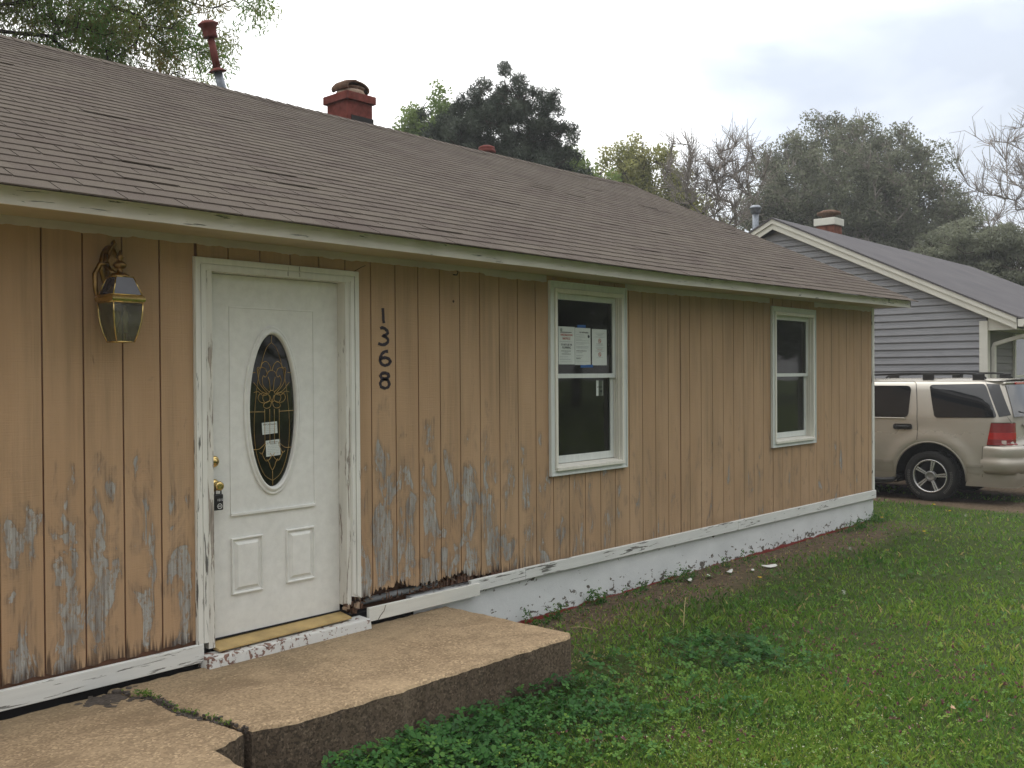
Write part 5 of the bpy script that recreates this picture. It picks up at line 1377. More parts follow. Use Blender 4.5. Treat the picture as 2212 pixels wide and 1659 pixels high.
    for z in np.linspace(1.19, 1.68, 5):
        for u in np.linspace(-1, 1, 7): vs.append((XC + u * (half(z, 1.5) - .07), front(z) + .012 + .05 * (1 - u * u), GZ + z))
    m2.add(vs, [(i * 7 + k, (i + 1) * 7 + k, (i + 1) * 7 + k + 1, i * 7 + k + 1) for i in range(4) for k in range(6)], True); m2.build('windscreen', glass, R_)
    for s_ in (-1, 1):
        m2 = MB(); m2.box(XC + s_ * .48, XC + s_ * .70, yf - .13, yf - .0, GZ + .80, GZ + .98); m2.build('headlight', clear, R_, bevel=.02)
    m2 = MB(); m2.box(XC - .42, XC + .42, yf - .08, yf + .01, GZ + .78, GZ + .98); m2.build('grille', blk, R_, bevel=.01)
    # wheels
    def wheel(c, s_):
        cx = XC + s_ * .80
        m2 = MB(); m2.lathe([(.255, -.115), (.30, -.125), (.345, -.118), (.368, -.095), (.372, 0), (.368, .095), (.345, .118), (.300, .125), (.255, .115), (.24, .08), (.24, -.08), (.255, -.115)], (cx, c, wz), (s_, 0, 0), 56, cap=False)
        W = m2.build('wheel', rub, R_)
        m2 = MB()
        for k in range(56):      # tread blocks
            a = 2 * math.pi * k / 56
            for xo, da in ((-.07, 0), (.07, .05), (0, .028)):
                ca, sa = math.cos(a + da), math.sin(a + da); t = .012
                def pt(dx, r, w): return (cx + xo + dx, c + r * ca - w * sa, wz + r * sa + w * ca)
                m2.hexa([pt(-.026, .366, -t), pt(.026, .366, -t), pt(.026, .366, t), pt(-.026, .366, t)], [pt(-.024, .378, -t), pt(.024, .378, -t), pt(.024, .378, t), pt(-.024, .378, t)])
        m2.build('tread', rub, W, kind='stuff')
        m2 = MB(); m2.lathe([(.245, .113), (.246, .121), (.232, .123), (.220, .108), (.214, .06), (.214, -.06)], (cx, c, wz), (s_, 0, 0), 48, cap=False); m2.build('rim', chrome, W)
        m2 = MB(); m2.lathe([(.21, .0), (.21, .01)], (cx, c, wz), (s_, 0, 0), 32); m2.build('brake_backing', M['black'], W)
        m2 = MB(); m2.lathe([(.078, .05), (.078, .098), (.066, .108), (.05, .112), (.046, .106), (.02, .108)], (cx, c, wz), (s_, 0, 0), 28); m2.build('hub_cap', plain('alloy_cap', (.30, .30, .30), .35, .5, .8), W)
        for k in range(5):       # twin-bar spokes
            a0 = rad(102) + 2 * math.pi * k / 5
            for d in (-1, 1):
                def pp(r, off, x): 
                    return (cx + s_ * x, c + r * math.cos(a0) - off * math.sin(a0), wz + r * math.sin(a0) + off * math.cos(a0))
                w0, w1 = .011 * d, .018 * d; q = .011
                m2 = MB(); m2.hexa([pp(.065, w0 - q, .075), pp(.235, w1 - q - .003, .085), pp(.235, w1 + q + .003, .085), pp(.065, w0 + q, .075)], [pp(.065, w0 - q, .102), pp(.235, w1 - q - .003, .112), pp(.235, w1 + q + .003, .112), pp(.065, w0 + q, .102)])
                m2.build('spoke', chrome, W, bevel=.004)
        # raised white outline marks on the sidewall
        m2 = MB()
        for a_c, cnt in ((rad(200), 11), (rad(340), 13)):
            for k in range(cnt):
                a = a_c + (k - cnt / 2) * .105; r = .305
                for (p, q2) in ((0, .026), (.0, .0)):
                    pass
                ca, sa = math.cos(a), math.sin(a)
                def pt(w, h): return (cx + s_ * .1262, c + (r + h) * ca - w * sa, wz + (r + h) * sa + w * ca)
                for (w0, w1, h0, h1) in ((-.011, -.008, -.014, .014), (.006, .009, -.014, .014), (-.008, .006, .011, .014), (-.008, .006, -.014, -.011)):
                    m2.add([pt(w0, h0), pt(w1, h0), pt(w1, h1), pt(w0, h1)], [(0, 1, 2, 3)])
        m2.build('sidewall_lettering', plain('faded_tyre_white', (.22, .21, .20), .8), W, kind='stuff')
    for c in wy:
        for s_ in (-1, 1): wheel(c, s_)
car()

# ================================================================== TREES
def skeleton(base, top, att, seed, seg=.7, jit=.12):
    r = np.random.RandomState(seed)
    base = np.array(base, float); top = np.array(top, float)
    K = max(6, int(np.linalg.norm(top - base) / seg)); cap = len(att) * 8 + K + 5
    P = np.zeros((cap, 3)); par = np.full(cap, -1); n = 0
    for k in range(K + 1):
        t = k / K; P[n] = base * (1 - t) + top * t + r.normal(0, jit * .5, 3) * (t > 0) * [1, 1, .2]; par[n] = n - 1; n += 1
    order = np.argsort(np.linalg.norm(att - top, axis=1) + r.uniform(0, .6, len(att)))
    for a in att[order]:
        d = P[:n] - a; dd = np.sqrt((d ** 2).sum(1)) + .35 * np.maximum(0, P[:n, 2] - a[2])
        i = int(dd.argmin()); L = np.linalg.norm(P[i] - a); m = min(6, max(1, int(L / seg)))
        prev = i
        for k in range(1, m + 1):
            t = k / m; q = P[i] * (1 - t) + a * t
            if k < m: q = q + r.normal(0, jit, 3); q[2] += .12 * L * math.sin(math.pi * t) * .5
            P[n] = q; par[n] = prev; prev = n; n += 1
            if n >= cap - 1: break
        if n >= cap - 1: break
    P, par = P[:n], par[:n]; cnt = np.zeros(n); ch = np.zeros(n, int)
    for i in range(n - 1, 0, -1):
        if cnt[i] == 0: cnt[i] = 1
        cnt[par[i]] += cnt[i]
    return P, par, cnt
def limb_mesh(P, par, cnt, r_trunk, r_tip, ns=5, power=.62):
    k = (cnt / cnt.max()) ** power; R = r_tip * np.minimum(1, .5 + .5 * cnt) + (r_trunk - r_tip) * k
    i = np.arange(1, len(P)); a, b = P[par[i]], P[i]; ra, rb = np.minimum(R[par[i]], R[i] * 1.7), R[i]
    d = b - a; L = np.linalg.norm(d, axis=1, keepdims=True) + 1e-6; d = d / L
    ref = np.where(np.abs(d[:, 2:3]) > .9, np.array([[1., 0, 0]]), np.array([[0, 0, 1.]]))
    u = np.cross(d, ref); u /= np.linalg.norm(u, axis=1, keepdims=True); w = np.cross(d, u)
    an = 2 * np.pi * np.arange(ns) / ns; ca, sa = np.cos(an)[None, :, None], np.sin(an)[None, :, None]
    ring = u[:, None] * ca + w[:, None] * sa
    A = a[:, None] + ring * ra[:, None, None]; B = b[:, None] + ring * rb[:, None, None] + (d * .01)[:, None]
    v = np.concatenate([A, B], 1).reshape(-1, 3); n = len(i)
    base = (np.arange(n) * 2 * ns)[:, None]; kk = np.arange(ns)[None]; k2 = (kk + 1) % ns
    f = np.stack([base + kk, base + k2, base + ns + k2, base + ns + kk], -1).reshape(-1, 4)
    return v, f
def leaf_cards(C, per, spread, size, seed, aspect=.5, droop=0.0, flat=1.0, tvar=.25, fold=False):
    r = np.random.RandomState(seed); n = len(C) * per
    c = np.repeat(C, per, 0); g = r.normal(0, 1, (n, 3)); g /= (np.linalg.norm(g, axis=1, keepdims=True) + 1e-6)
    rad_ = spread * r.uniform(0, 1, (n, 1)) ** .5; off = g * rad_; off[:, 2] *= flat
    p = c + off
    d = r.normal(0, 1, (n, 3)); d[:, 2] -= droop * 2; d += g * .6; d /= np.linalg.norm(d, axis=1, keepdims=True)
    e = np.cross(d, r.normal(0, 1, (n, 3))); e /= (np.linalg.norm(e, axis=1, keepdims=True) + 1e-6)
    s = size * r.uniform(.6, 1.35, (n, 1))
    v = np.stack([p - d * s * .5, p + e * s * aspect * .5, p + d * s * .5, p - e * s * aspect * .5], 1).reshape(-1, 3)
    clump = np.repeat(r.uniform(0, 1, len(C)), per); t = np.clip(clump * (1 - tvar) + r.uniform(0, 1, n) * tvar, 0, 1)
    return v, np.repeat(t, 4)
def blob_points(blobs, n, seed, shell=.55):
    r = np.random.RandomState(seed); B = np.array(blobs, float); vol = B[:, 3] * B[:, 4] * B[:, 5]; k = r.choice(len(B), n, p=vol / vol.sum())
    g = r.normal(0, 1, (n, 3)); g /= np.linalg.norm(g, axis=1, keepdims=True); rr = r.uniform(shell ** 3, 1, (n, 1)) ** (1 / 3)
    return B[k, :3] + g * rr * B[k, 3:6]
BARK = plain('grey_brown_bark', (.075, .062, .052), .95, .1, 0, .35, 6, .5); BARKD = plain('dark_bark', (.05, .038, .032), .95, .1, 0, .35, 6, .5)
BARKL = plain('pale_twig_bark', (.25, .22, .20), .95, .1, 0, .3, 6)
def at_(az, dist): return (CAM[0] + math.sin(rad(az)) * dist, CAM[1] + math.cos(rad(az)) * dist)
def hgt(el, dist): return 1.46 + math.tan(rad(el)) * dist
def tree(name, label, base, blobs, mat, seed, n_att=160, per=160, spread=.45, size=.09, aspect=.45, r_trunk=.22, r_tip=.008, bark=None, droop=0.0, flat=1.0, top=None, shell=.45, trunk_frac=.5, twigs=0, group=None, tvar=.3, cat='tree', jit=.12, extra=None, twl=1.0):
    T = root(name, label, cat, (base[0], base[1], -.42), group)
    att = blob_points(blobs, n_att, seed, shell)
    zc = min(b[2] - b[5] * .5 for b in blobs); tp = top or (base[0] + .2, base[1], -.42 + (zc + .42) * trunk_frac + .5)
    P, par, cnt = skeleton((base[0], base[1], -.6), tp, att, seed + 1, jit=jit)
    if twigs:
        r = np.random.RandomState(seed + 5); tips = np.where((cnt <= 8) & (par > 0))[0]; k = r.choice(tips, twigs); L = r.uniform(.25, .7, (twigs, 1)) * twl; cen = P.mean(0)
        d = P[k] - P[par[k]]; d /= (np.linalg.norm(d, axis=1, keepdims=True) + 1e-6); d = d * .55 + r.normal(0, .38, (twigs, 3)) + [0, 0, .38]
        d /= np.linalg.norm(d, axis=1, keepdims=True); st = P[k] * (u_ := r.uniform(0, 1, (twigs, 1))) + P[par[k]] * (1 - u_); q = st + d * L; n0 = len(P)
        q2 = q + (d + r.normal(0, .40, (twigs, 3))) * L * .6; q3 = (st + q) / 2 + (d + r.normal(0, .5, (twigs, 3))) * L * .5
        ar = np.arange(n0, n0 + twigs); P = np.concatenate([P, st, q, q2, q3]); par = np.concatenate([par, par[k], ar, ar + twigs, ar]); cnt = np.concatenate([cnt, cnt[k] * .6, np.full(twigs, .3), np.full(2 * twigs, .1)])
    v, f = limb_mesh(P, par, cnt, r_trunk, r_tip)
    npmesh('trunk', v, 4, mat=bark or BARK, parent=T, faces=f)
    if per:
        C = att + np.random.RandomState(seed + 2).normal(0, spread * .3, att.shape)
        if extra is not None: C = np.concatenate([C, extra])
        v, t = leaf_cards(C, per, spread, size, seed + 3, aspect, droop, flat, tvar)
        o = npmesh('crown', v, 4, tint=t, mat=mat, parent=T)
    return T
LM = {
 'cypress': mat_foliage('cypress_needles', (.27, .19, .07), (.15, .30, .06), .6, .8),
 'pine': mat_foliage('dark_pine_needles', (.018, .030, .020), (.07, .088, .058), .2, 1.0),
 'green': mat_foliage('fresh_green_leaves', (.08, .13, .03), (.22, .29, .09), .45, .8),
 'yg': mat_foliage('yellow_green_leaves', (.16, .18, .05), (.38, .37, .15), .45, .6),
 'oak': mat_foliage('grey_green_leaves', (.10, .11, .075), (.25, .265, .185), .45, .5),
 'street': mat_foliage('street_tree_leaves', (.035, .055, .016), (.08, .11, .03), .3, .5),
}
def trees():
    # feathery cypress behind the left end of the roof
    D = 15.0; bx, by = at_(6, D)
    blobs = []
    for az, el, s in ((9, 25, 2.2), (14, 21, 1.8), (16, 26, 2.2), (20, 24.5, 1.5), (24, 23.5, 1.3), (28, 24.5, 1.1), (19.5, 19, 1.3), (22.5, 18.2, 1.1), (25.5, 18.8, 1.0), (28.3, 17.6, .75), (30.4, 17.2, .5), (31.2, 20.0, .5), (29, 21, .75), (32.8, 22.0, .4), (12, 17, 1.4), (26.5, 16.2, .8), (23, 15.6, .9), (32.2, 18.4, .28)):
        x, y = at_(az, D); blobs.append((x, y, hgt(el, D), s, s, s * .62))
    tree('cypress_tree', 'feathery rust and green conifer hanging over the left end of the roof', (bx, by), blobs, LM['cypress'], 31, 950, 280, .34, .088, .20, .18, .004, BARKD, droop=.5, shell=.1, top=(bx + .3, by, 8.5), twigs=700, jit=.16, tvar=.4, twl=.7)
    # dark pine behind the middle of the roof
    D = 27.0; bx, by = at_(47.5, D); blobs = []
    for az, el, s in ((47.2, 14.2, 1.7), (47.5, 16.7, .62), (45.6, 15.9, .62), (49.1, 15.4, .75), (50.3, 13.8, .62), (44.3, 14.5, .7), (43.0, 13.8, .5), (46.4, 15.4, .7), (48.2, 15.6, .7), (47.6, 17.6, .28), (46.6, 17.2, .25), (48.5, 17.3, .25), (45.0, 16.9, .25), (44.3, 16.0, .28), (43.4, 15.2, .25), (49.9, 16.2, .28), (50.6, 15.2, .22), (51.2, 14.2, .25), (42.4, 14.9, .22), (41.9, 13.2, .3), (45.5, 12, 2.0), (49, 12, 1.5), (43.2, 11.4, 1.0), (50.6, 11.4, .8), (47, 9, 2.6), (42.3, 9.4, .9), (51, 9, 1.0)):
        x, y = at_(az, D); blobs.append((x, y, hgt(el, D), s, s, s * .8))
    tree('pine_tree', 'tall dark needled pine rising behind the ridge beside the red vent', (bx, by), blobs, LM['pine'], 41, 1000, 200, .23, .17, .13, .24, .006, BARKD, shell=.35, top=(bx, by, 8.0), twigs=300, tvar=.5, twl=.6)
    # light trees left and right of the pine
    D = 33.0; bx, by = at_(41.0, D); blobs = []
    for az, el, s in ((41.3, 13.4, .5), (42.1, 14.9, .55), (43.4, 15.3, .55), (42.6, 12.6, 1.2), (40.9, 12.2, .45), (41.5, 10.5, 1.3), (44.0, 13.5, .8)):
        x, y = at_(az, D); blobs.append((x, y, hgt(el, D), s, s, s * 1.05))
    tree('leafy_tree', 'light green leafy tree showing left of the dark pine', (bx, by), blobs, LM['green'], 52, 260, 150, .42, .14, .5, .16, .006, BARK, shell=.1, twigs=300, twl=.7)
    bx, by = at_(51.9, D); blobs = []
    for az, el, s in ((51.4, 11.8, .6), (51.7, 10.6, .9), (52.4, 9.6, 1.0), (51.5, 8.6, 1.3), (53.2, 8.6, .9)):
        x, y = at_(az, D); blobs.append((x, y, hgt(el, D), s, s, s * 1.1))
    tree('leafy_tree', 'small fresh green tree tucked against the right side of the pine', (bx, by), blobs, LM['green'], 57, 190, 150, .4, .13, .5, .12, .006, BARK, shell=.1, twigs=150, twl=.7)
    # yellow green pair
    D = 38.0
    for k, (az0, lst, lab) in enumerate(((54.3, ((53.6, 12.4, .62), (54.9, 12.7, .62), (54.2, 10.9, 1.15), (55.2, 10.9, .9), (53.9, 8.8, 1.5), (55.2, 8.2, 1.5)), 'yellow green budding tree, left one behind the roof end'),
                                         (57.0, ((56.4, 11.9, .62), (57.4, 11.2, .6), (56.8, 9.9, 1.1), (58.0, 9.0, 1.0), (57.0, 8.0, 1.5), (58.6, 7.0, 1.4), (60, 6.4, 1.2)), 'yellow green budding tree beside the thin bare tree'))):
        bx, by = at_(az0, D); blobs = []
        for az, el, s in lst:
            x, y = at_(az, D); blobs.append((x, y, hgt(el, D), s, s, s * 1.15))
        tree('budding_tree', lab, (bx, by), blobs, LM['yg'], 61 + k * 7, 300, 130, .38, .13, .55, .14, .007, BARK, shell=.1, twigs=300, droop=-.3, twl=.7)
    # bare tree in front of them
    D = 34.0; bx, by = at_(61.0, D); blobs = []
    for az, el, s in ((57.6, 12.2, .9), (59.0, 11.2, 1.0), (60.6, 12.2, 1.0), (58.0, 10.4, .9), (60.2, 10.0, 1.2), (61.6, 11.2, .8), (59.4, 8.4, 1.2)):
        x, y = at_(az, D); blobs.append((x, y, hgt(el, D), s, s, s))
    tree('bare_tree', 'thin bare branched tree standing left of the big round crown', (bx, by), blobs, LM['oak'], 71, 170, 0, bark=BARKL, r_trunk=.09, r_tip=.0065, shell=.05, twigs=1000, jit=.2)
    # the big round tree
    D = 44.0; bx, by = at_(68.3, D); blobs = []
    for az, el, s in ((64.9, 12.9, 1.25), (67.3, 12.9, 1.25), (69.2, 11.8, 1.3), (70.9, 10.9, 1.2), (62.9, 11.6, 1.2), (62.2, 9.4, 1.2), (72.1, 8.9, 1.2), (66.3, 9.6, 3.3), (69.5, 8.6, 2.5), (64, 8, 2.3), (71.4, 6.8, 1.7), (67, 6, 3.0), (65.9, 13.6, .6), (68.1, 13.7, .6)):
        x, y = at_(az, D); blobs.append((x, y, hgt(el, D), s, s, s * .85))
    tree('round_tree', 'huge round grey green tree filling the sky above the grey house', (bx, by), blobs, LM['oak'], 81, 1150, 130, .50, .13, .5, .32, .010, BARKL, shell=.2, twigs=2600, jit=.2, tvar=.45, twl=.8)
    # lower spreading tree at the right
    D = 34.0; bx, by = at_(73.6, D); blobs = []
    for az, el, s in ((73.2, 6.6, 1.6), (75.0, 6.3, 1.1), (76.2, 5.6, .9), (74.5, 4.6, 1.7), (72.5, 4.8, 1.4), (76.3, 4.2, .9), (71.4, 5.4, 1.1)):
        x, y = at_(az, D); blobs.append((x, y, hgt(el, D), s, s, s * .55))
    tree('spreading_tree', 'low wide tree with layered branches right of the round crown', (bx, by), blobs, LM['oak'], 91, 330, 150, .38, .14, .35, .15, .006, BARK, shell=.2, twigs=400, flat=.6, twl=.7)
    D = 48.0; bx, by = at_(76.6, D); blobs = []
    for az, el, s in ((74.6, 10.8, 1.9), (76.2, 11.4, 1.8), (77.4, 9.8, 1.9), (75.2, 8.6, 2.2), (77.6, 7.4, 2.2), (79.5, 8.5, 2.2), (78.5, 5, 2.0), (78, 11.2, 1.3)):
        x, y = at_(az, D); blobs.append((x, y, hgt(el, D), s, s, s))
    tree('bare_tree', 'pale leafless tree reaching up at the right edge of the picture', (bx, by), blobs, LM['oak'], 101, 210, 0, bark=BARKL, r_trunk=.12, r_tip=.008, shell=.05, twigs=1100, jit=.22, twl=1.3)
    # shrubs at the foot of the gap between the houses
    D = 40.0; bx, by = at_(78.0, D); blobs = []
    for az, el, s in ((76.8, 3.6, 1.3), (78.2, 3.3, 1.5), (79.5, 3.5, 1.4)):
        x, y = at_(az, D); blobs.append((x, y, hgt(el, D), s, s, s * .8))
    tree('thin_tree', 'thin yellowish sapling behind the small white gable', (bx, by), blobs, LM['yg'], 111, 90, 60, .45, .11, .5, .08, .006, BARKL, shell=.1, twigs=350)
    # trees across the street: seen only as reflections in the window panes
    k = 0
    for (x, y, h, w) in ((9, -24, 9, 3.6), (17, -27, 11, 4.4), (25, -22, 8.5, 3.4), (32, -26, 10, 4.0), (42, -30, 11, 4.6), (0, -29, 10, 4.2), (-9, -24, 9, 3.6), (52, -25, 10, 4.4), (61, -28, 11, 4.6), (71, -30, 11, 4.8)):
        blobs = [(x, y, h * .62, w, w, h * .36), (x + w * .5, y + 1, h * .5, w * .6, w * .6, h * .25), (x - w * .5, y, h * .52, w * .6, w * .6, h * .26)]
        tree('street_tree', ('tall ', 'broad ', 'low ', 'round ', 'big ', 'narrow ', 'small ', 'wide ', 'spreading ', 'distant ')[k] + 'tree across the street, ' + ('nearest the first window', 'mirrored in the larger window', 'mirrored beside the notices', 'mirrored in the far window', 'mirrored at the far window edge', 'facing the white door', 'facing the wall lantern', 'mirrored in the upper far pane', 'behind the wide one', 'farthest up the street')[k], (x, y), blobs, LM['street'], 130 + k, 110, 42, 1.0, .46, .7, .3, .03, BARK, shell=.3, group='trees across the street'); k += 1
trees()

# ================================================================== LAWN PLANTS
GRM = mat_attr('lawn_greens', [(0, (.020, .065, .018)), (.25, (.045, .140, .030)), (.5, (.135, .25, .038)), (.7, (.22, .325, .05)), (.85, (.34, .36, .075)), (1, (.42, .33, .16))], .35)
LITM = mat_attr('dead_leaf_browns', [(0, (.045, .022, .014)), (.5, (.15, .08, .045)), (1, (.38, .28, .18))], .15, .85)
def wedge(n, seed, r0=1.9, r1=17.0, a0=36, a1=92, p=1.0):
    r = np.random.RandomState(seed); u = r.uniform(0, 1, n)
    rr = 1 / (1 / r0 - u * (1 / r0 - 1 / r1)); az = np.radians(r.uniform(a0, a1, n))
    x = CAM[0] + rr * np.sin(az); y = CAM[1] + rr * np.cos(az)
    ok = ((x > 2.915) & (y < -.012)) | ((y < -1.155) & (x > .46)) | (x > 10.42)
    ok &= ~((x > 12.3 + .15 * np.sin(3 * y)) & (x < 15.5) & (y > -30)) | ((x > 13.35) & (x < 14.25))
    ok &= ~((x > 15.4) & (y > 0.1))
    return x[ok], y[ok], rr[ok], r
def fnoise(x, y, s, o=0.0):
    return (np.sin(x * s + o) * np.cos(y * s * 1.13 + 1.7 * o) + np.sin(x * s * 2.3 + 1.3 + o) * np.sin(y * s * 1.9 + .4) * .6 + np.sin((x + y) * s * 3.7 + o) * .35) / 1.95
def zones(x, y):
    d = -1.13 - y
    clov = np.clip(1.25 - np.maximum(d, 0) / .95 + .55 * fnoise(x, y, 2.6, .5), 0, 1) * (x < 3.45 + .3 * fnoise(x, y, 3, 2)) * (d > -.1)
    p2 = np.exp(-(((x - 3.95) / .42) ** 2 + ((y + 1.60) / .42) ** 2)); clov = np.maximum(clov, np.clip(1.6 * p2 + .3 * fnoise(x, y, 5), 0, 1))
    clov = np.maximum(clov, np.clip(fnoise(x, y, 1.7, 4) * 1.6 - .45, 0, .8) * (x > 4))
    dirt = np.clip(1.4 - (-y) / (.42 + .22 * fnoise(x, y, 2.2, 1)), 0, 1) * (x > 2.9) * (x < 9.5)
    dirt = np.maximum(dirt, np.clip(1.5 * np.exp(-(((x - 6.1) / .7) ** 2 + ((y + .38) / .30) ** 2)) + .2 * fnoise(x, y, 6), 0, 1))
    dirt = np.maximum(dirt, np.clip(1.3 * np.exp(-(((x - 3.15) / .22) ** 2 + ((y + .95) / .5) ** 2)), 0, .8))
    chick = np.clip(1.3 * np.exp(-(((x - 3.0) / .85) ** 2 + ((y + 2.45) / .75) ** 2)) + .4 * fnoise(x, y, 3.3, 3), 0, 1) * (1 - clov)
    return clov, dirt, chick
def lawn_plants():
    # blades
    x, y, rr, r = wedge(260000, 201); clov, dirt, chick = zones(x, y)
    keep = r.uniform(0, 1, len(x)) > np.maximum(dirt * .58, clov * .70); x, y, rr, clov, dirt, chick = [q[keep] for q in (x, y, rr, clov, dirt, chick)]
    n = len(x); h = r.uniform(.018, .05, n) * (1 + .5 * fnoise(x, y, 2.1, 7)) * (1 - .45 * dirt); w = np.clip(.0011 * rr ** .85, .0018, .012)
    a = r.uniform(0, 2 * np.pi, n); lean = r.uniform(.2, 1.1, n) * h; la = r.uniform(0, 2 * np.pi, n); z = gzv(x, y) - .003
    p0 = np.stack([x - w * np.cos(a), y - w * np.sin(a), z], 1); p1 = np.stack([x + w * np.cos(a), y + w * np.sin(a), z], 1)
    m_ = np.stack([x + lean * .4 * np.cos(la) + w * .7 * np.cos(a), y + lean * .4 * np.sin(la) + w * .7 * np.sin(a), z + h * .65], 1)
    t_ = np.stack([x + lean * np.cos(la), y + lean * np.sin(la), z + h], 1)
    v = np.stack([p0, p1, m_, t_], 1).reshape(-1, 3)
    lime = .5 + .16 * fnoise(x, y, .9, 2) + .12 * fnoise(x, y, 4.1, 9) + .10 * (x > 6) * 0 + np.clip((-y - 1.5) * .05, 0, .12)
    t = np.clip(lime + r.normal(0, .09, n) - .18 * clov + .10 * chick, 0, .86); t = np.where(r.uniform(0, 1, n) < .03 + .35 * dirt, 1 - r.uniform(0, .08, n), t)
    o = npmesh('grass', v, 4, tint=np.repeat(t, 4), mat=GRM); tag(o, 'bright green mown grass covering the front lawn', 'grass'); o['kind'] = 'stuff'
    # clover and broad weeds: three round leaflets on a stalk
    x, y, rr, r = wedge(85000, 202, r1=16); clov, dirt, chick = zones(x, y)
    keep = r.uniform(0, 1, len(x)) < np.maximum(clov, .13) * (1 - .8 * dirt); x, y, rr = x[keep], y[keep], rr[keep]; clov = clov[keep]
    n = len(x); h = r.uniform(.02, .085, n) * (.5 + .6 * clov); s = r.uniform(.0085, .0175, n) * (.75 + .35 * clov) * (1 + .02 * rr); z = gzv(x, y)
    a0 = r.uniform(0, 2 * np.pi, n); tx, ty = r.normal(0, .38, n), r.normal(0, .38, n)
    V = []; T = []
    for k in range(3):
        a = a0 + k * 2.094; ca, sa = np.cos(a), np.sin(a)
        for (u, wv) in ((.08, 0), (.75, -.62), (1.45, -.5), (1.5, .5), (.75, .62)):
            dx = s * (u * ca - wv * sa); dy = s * (u * sa + wv * ca); V.append(np.stack([x + dx, y + dy, z + h + dx * tx + dy * ty + s * .22 * abs(wv)], 1))
    v = np.stack(V, 1).reshape(-1, 3); t = np.clip(.20 + .10 * fnoise(x, y, 3, 1) + r.normal(0, .09, n) + .22 * (1 - clov), .0, .6)
    o = npmesh('clover_patch', v, 5, tint=np.repeat(t, 15), mat=GRM); tag(o, 'dark green clover growing thick in front of the concrete porch slab', 'clover'); o['kind'] = 'stuff'
    # fine chickweed: small pale leaves and tiny pale flowers
    x, y, rr, r = wedge(90000, 203, r1=9); clov, dirt, chick = zones(x, y); keep = r.uniform(0, 1, len(x)) < np.maximum(chick, .06) * (1 - dirt); x, y, rr = x[keep], y[keep], rr[keep]
    C = np.stack([x, y, gzv(x, y) + r.uniform(.02, .085, len(x))], 1); v, t = leaf_cards(C, 2, .012, .011, 204, .55)
    o = npmesh('chickweed', v, 4, tint=.52 + t * .30, mat=GRM); tag(o, 'pale yellow green chickweed mixed into the near lawn', 'weeds'); o['kind'] = 'stuff'
    k = r.uniform(0, 1, len(C)) < .10; v, t = leaf_cards(C[k] + [0, 0, .012], 2, .008, .0065, 205, .9)
    o = npmesh('weed_flowers', v, 4, tint=t, mat=mat_attr('tiny_cream_petals', [(0, (.42, .42, .28)), (1, (.62, .62, .46))], .2)); tag(o, 'tiny cream flowers scattered over the chickweed', 'flowers'); o['kind'] = 'stuff'
    # purplish clover blossoms
    x, y, rr, r = wedge(9000, 206, r1=12); m_ = fnoise(x, y, 2.4, 5) + 1.3 * np.exp(-(((x - 4.6) / 1.1) ** 2 + ((y + 2.5) / .9) ** 2)) + .5 * np.exp(-(((x - 5.2) / .9) ** 2 + ((y + 1.3) / .5) ** 2)); keep = (m_ > .5) & (y < -.8)
    x, y, rr = x[keep], y[keep], rr[keep]; C = np.stack([x, y, gzv(x, y) + r.uniform(.03, .06, len(x))], 1); v, t = leaf_cards(C, 9, .009, .013, 207, .6)
    o = npmesh('clover_blossoms', v, 4, tint=t, mat=mat_attr('dusty_purple_petals', [(0, (.13, .045, .05)), (1, (.27, .11, .14))], .2)); tag(o, 'dusty purple clover blossoms dotted over the lawn', 'flowers'); o['kind'] = 'stuff'
    # dead leaves and thatch along the foundation
    x, y, rr, r = wedge(60000, 208, r1=13); clov, dirt, chick = zones(x, y); keep = r.uniform(0, 1, len(x)) < dirt * 1.0 + .02; x, y = x[keep], y[keep]
    C = np.stack([x, y, gzv(x, y) + .006], 1); v, t = leaf_cards(C, 1, .01, .028, 209, .42, flat=.3)
    v = v.reshape(-1, 4, 3); c = v.mean(1, keepdims=True); v[:, :, 2] = c[:, :, 2] + (v[:, :, 2] - c[:, :, 2]) * .35; v = v.reshape(-1, 3)
    o = npmesh('leaf_litter', v, 4, tint=np.random.RandomState(3).uniform(0, 1, len(v) // 4).repeat(4) ** 1.5, mat=LITM); tag(o, 'brown leaf litter on the bare soil beside the foundation', 'leaf litter'); o['kind'] = 'stuff'
    # taller weeds hugging the foundation
    r = np.random.RandomState(210); C = []
    for k in range(60):
        X = r.choice([r.uniform(3.6, 4.6), r.uniform(4.2, 7.4), r.uniform(9.2, 10.5)]); Y = -.03 - r.uniform(0, .16); hh = r.uniform(.03, .15)
        for q in range(16): C.append((X + r.normal(0, .035), Y + r.normal(0, .02), gzv(X, Y) + hh * r.uniform(0, 1)))
    C = np.array(C); C[:, 1] = np.minimum(C[:, 1], -.03); v, t = leaf_cards(C, 4, .014, .022, 211, .4); o = npmesh('foundation_weeds', v, 4, tint=.15 + .35 * t, mat=GRM); tag(o, 'small weeds growing against the white foundation', 'weeds'); o['kind'] = 'stuff'
    # tufts in the porch crack
    C = []
    for k in range(90):
        t = r.uniform(.15, .92) if k % 3 else r.normal(.34, .05); xx, yy = crack_at(min(max(t, .1), .95)); xx += r.normal(0, .007); C.append((xx, yy, -.128 + r.uniform(-.01, .012) + (.012 if .25 < t < .4 else 0)))
    v, t = leaf_cards(np.array(C), 5, .012, .012, 212, .5); o = npmesh('crack_weeds', v, 4, tint=.25 + .5 * t, mat=GRM); tag(o, 'tiny weeds and moss sprouting from the crack in the porch slab', 'weeds'); o['kind'] = 'stuff'
lawn_plants()
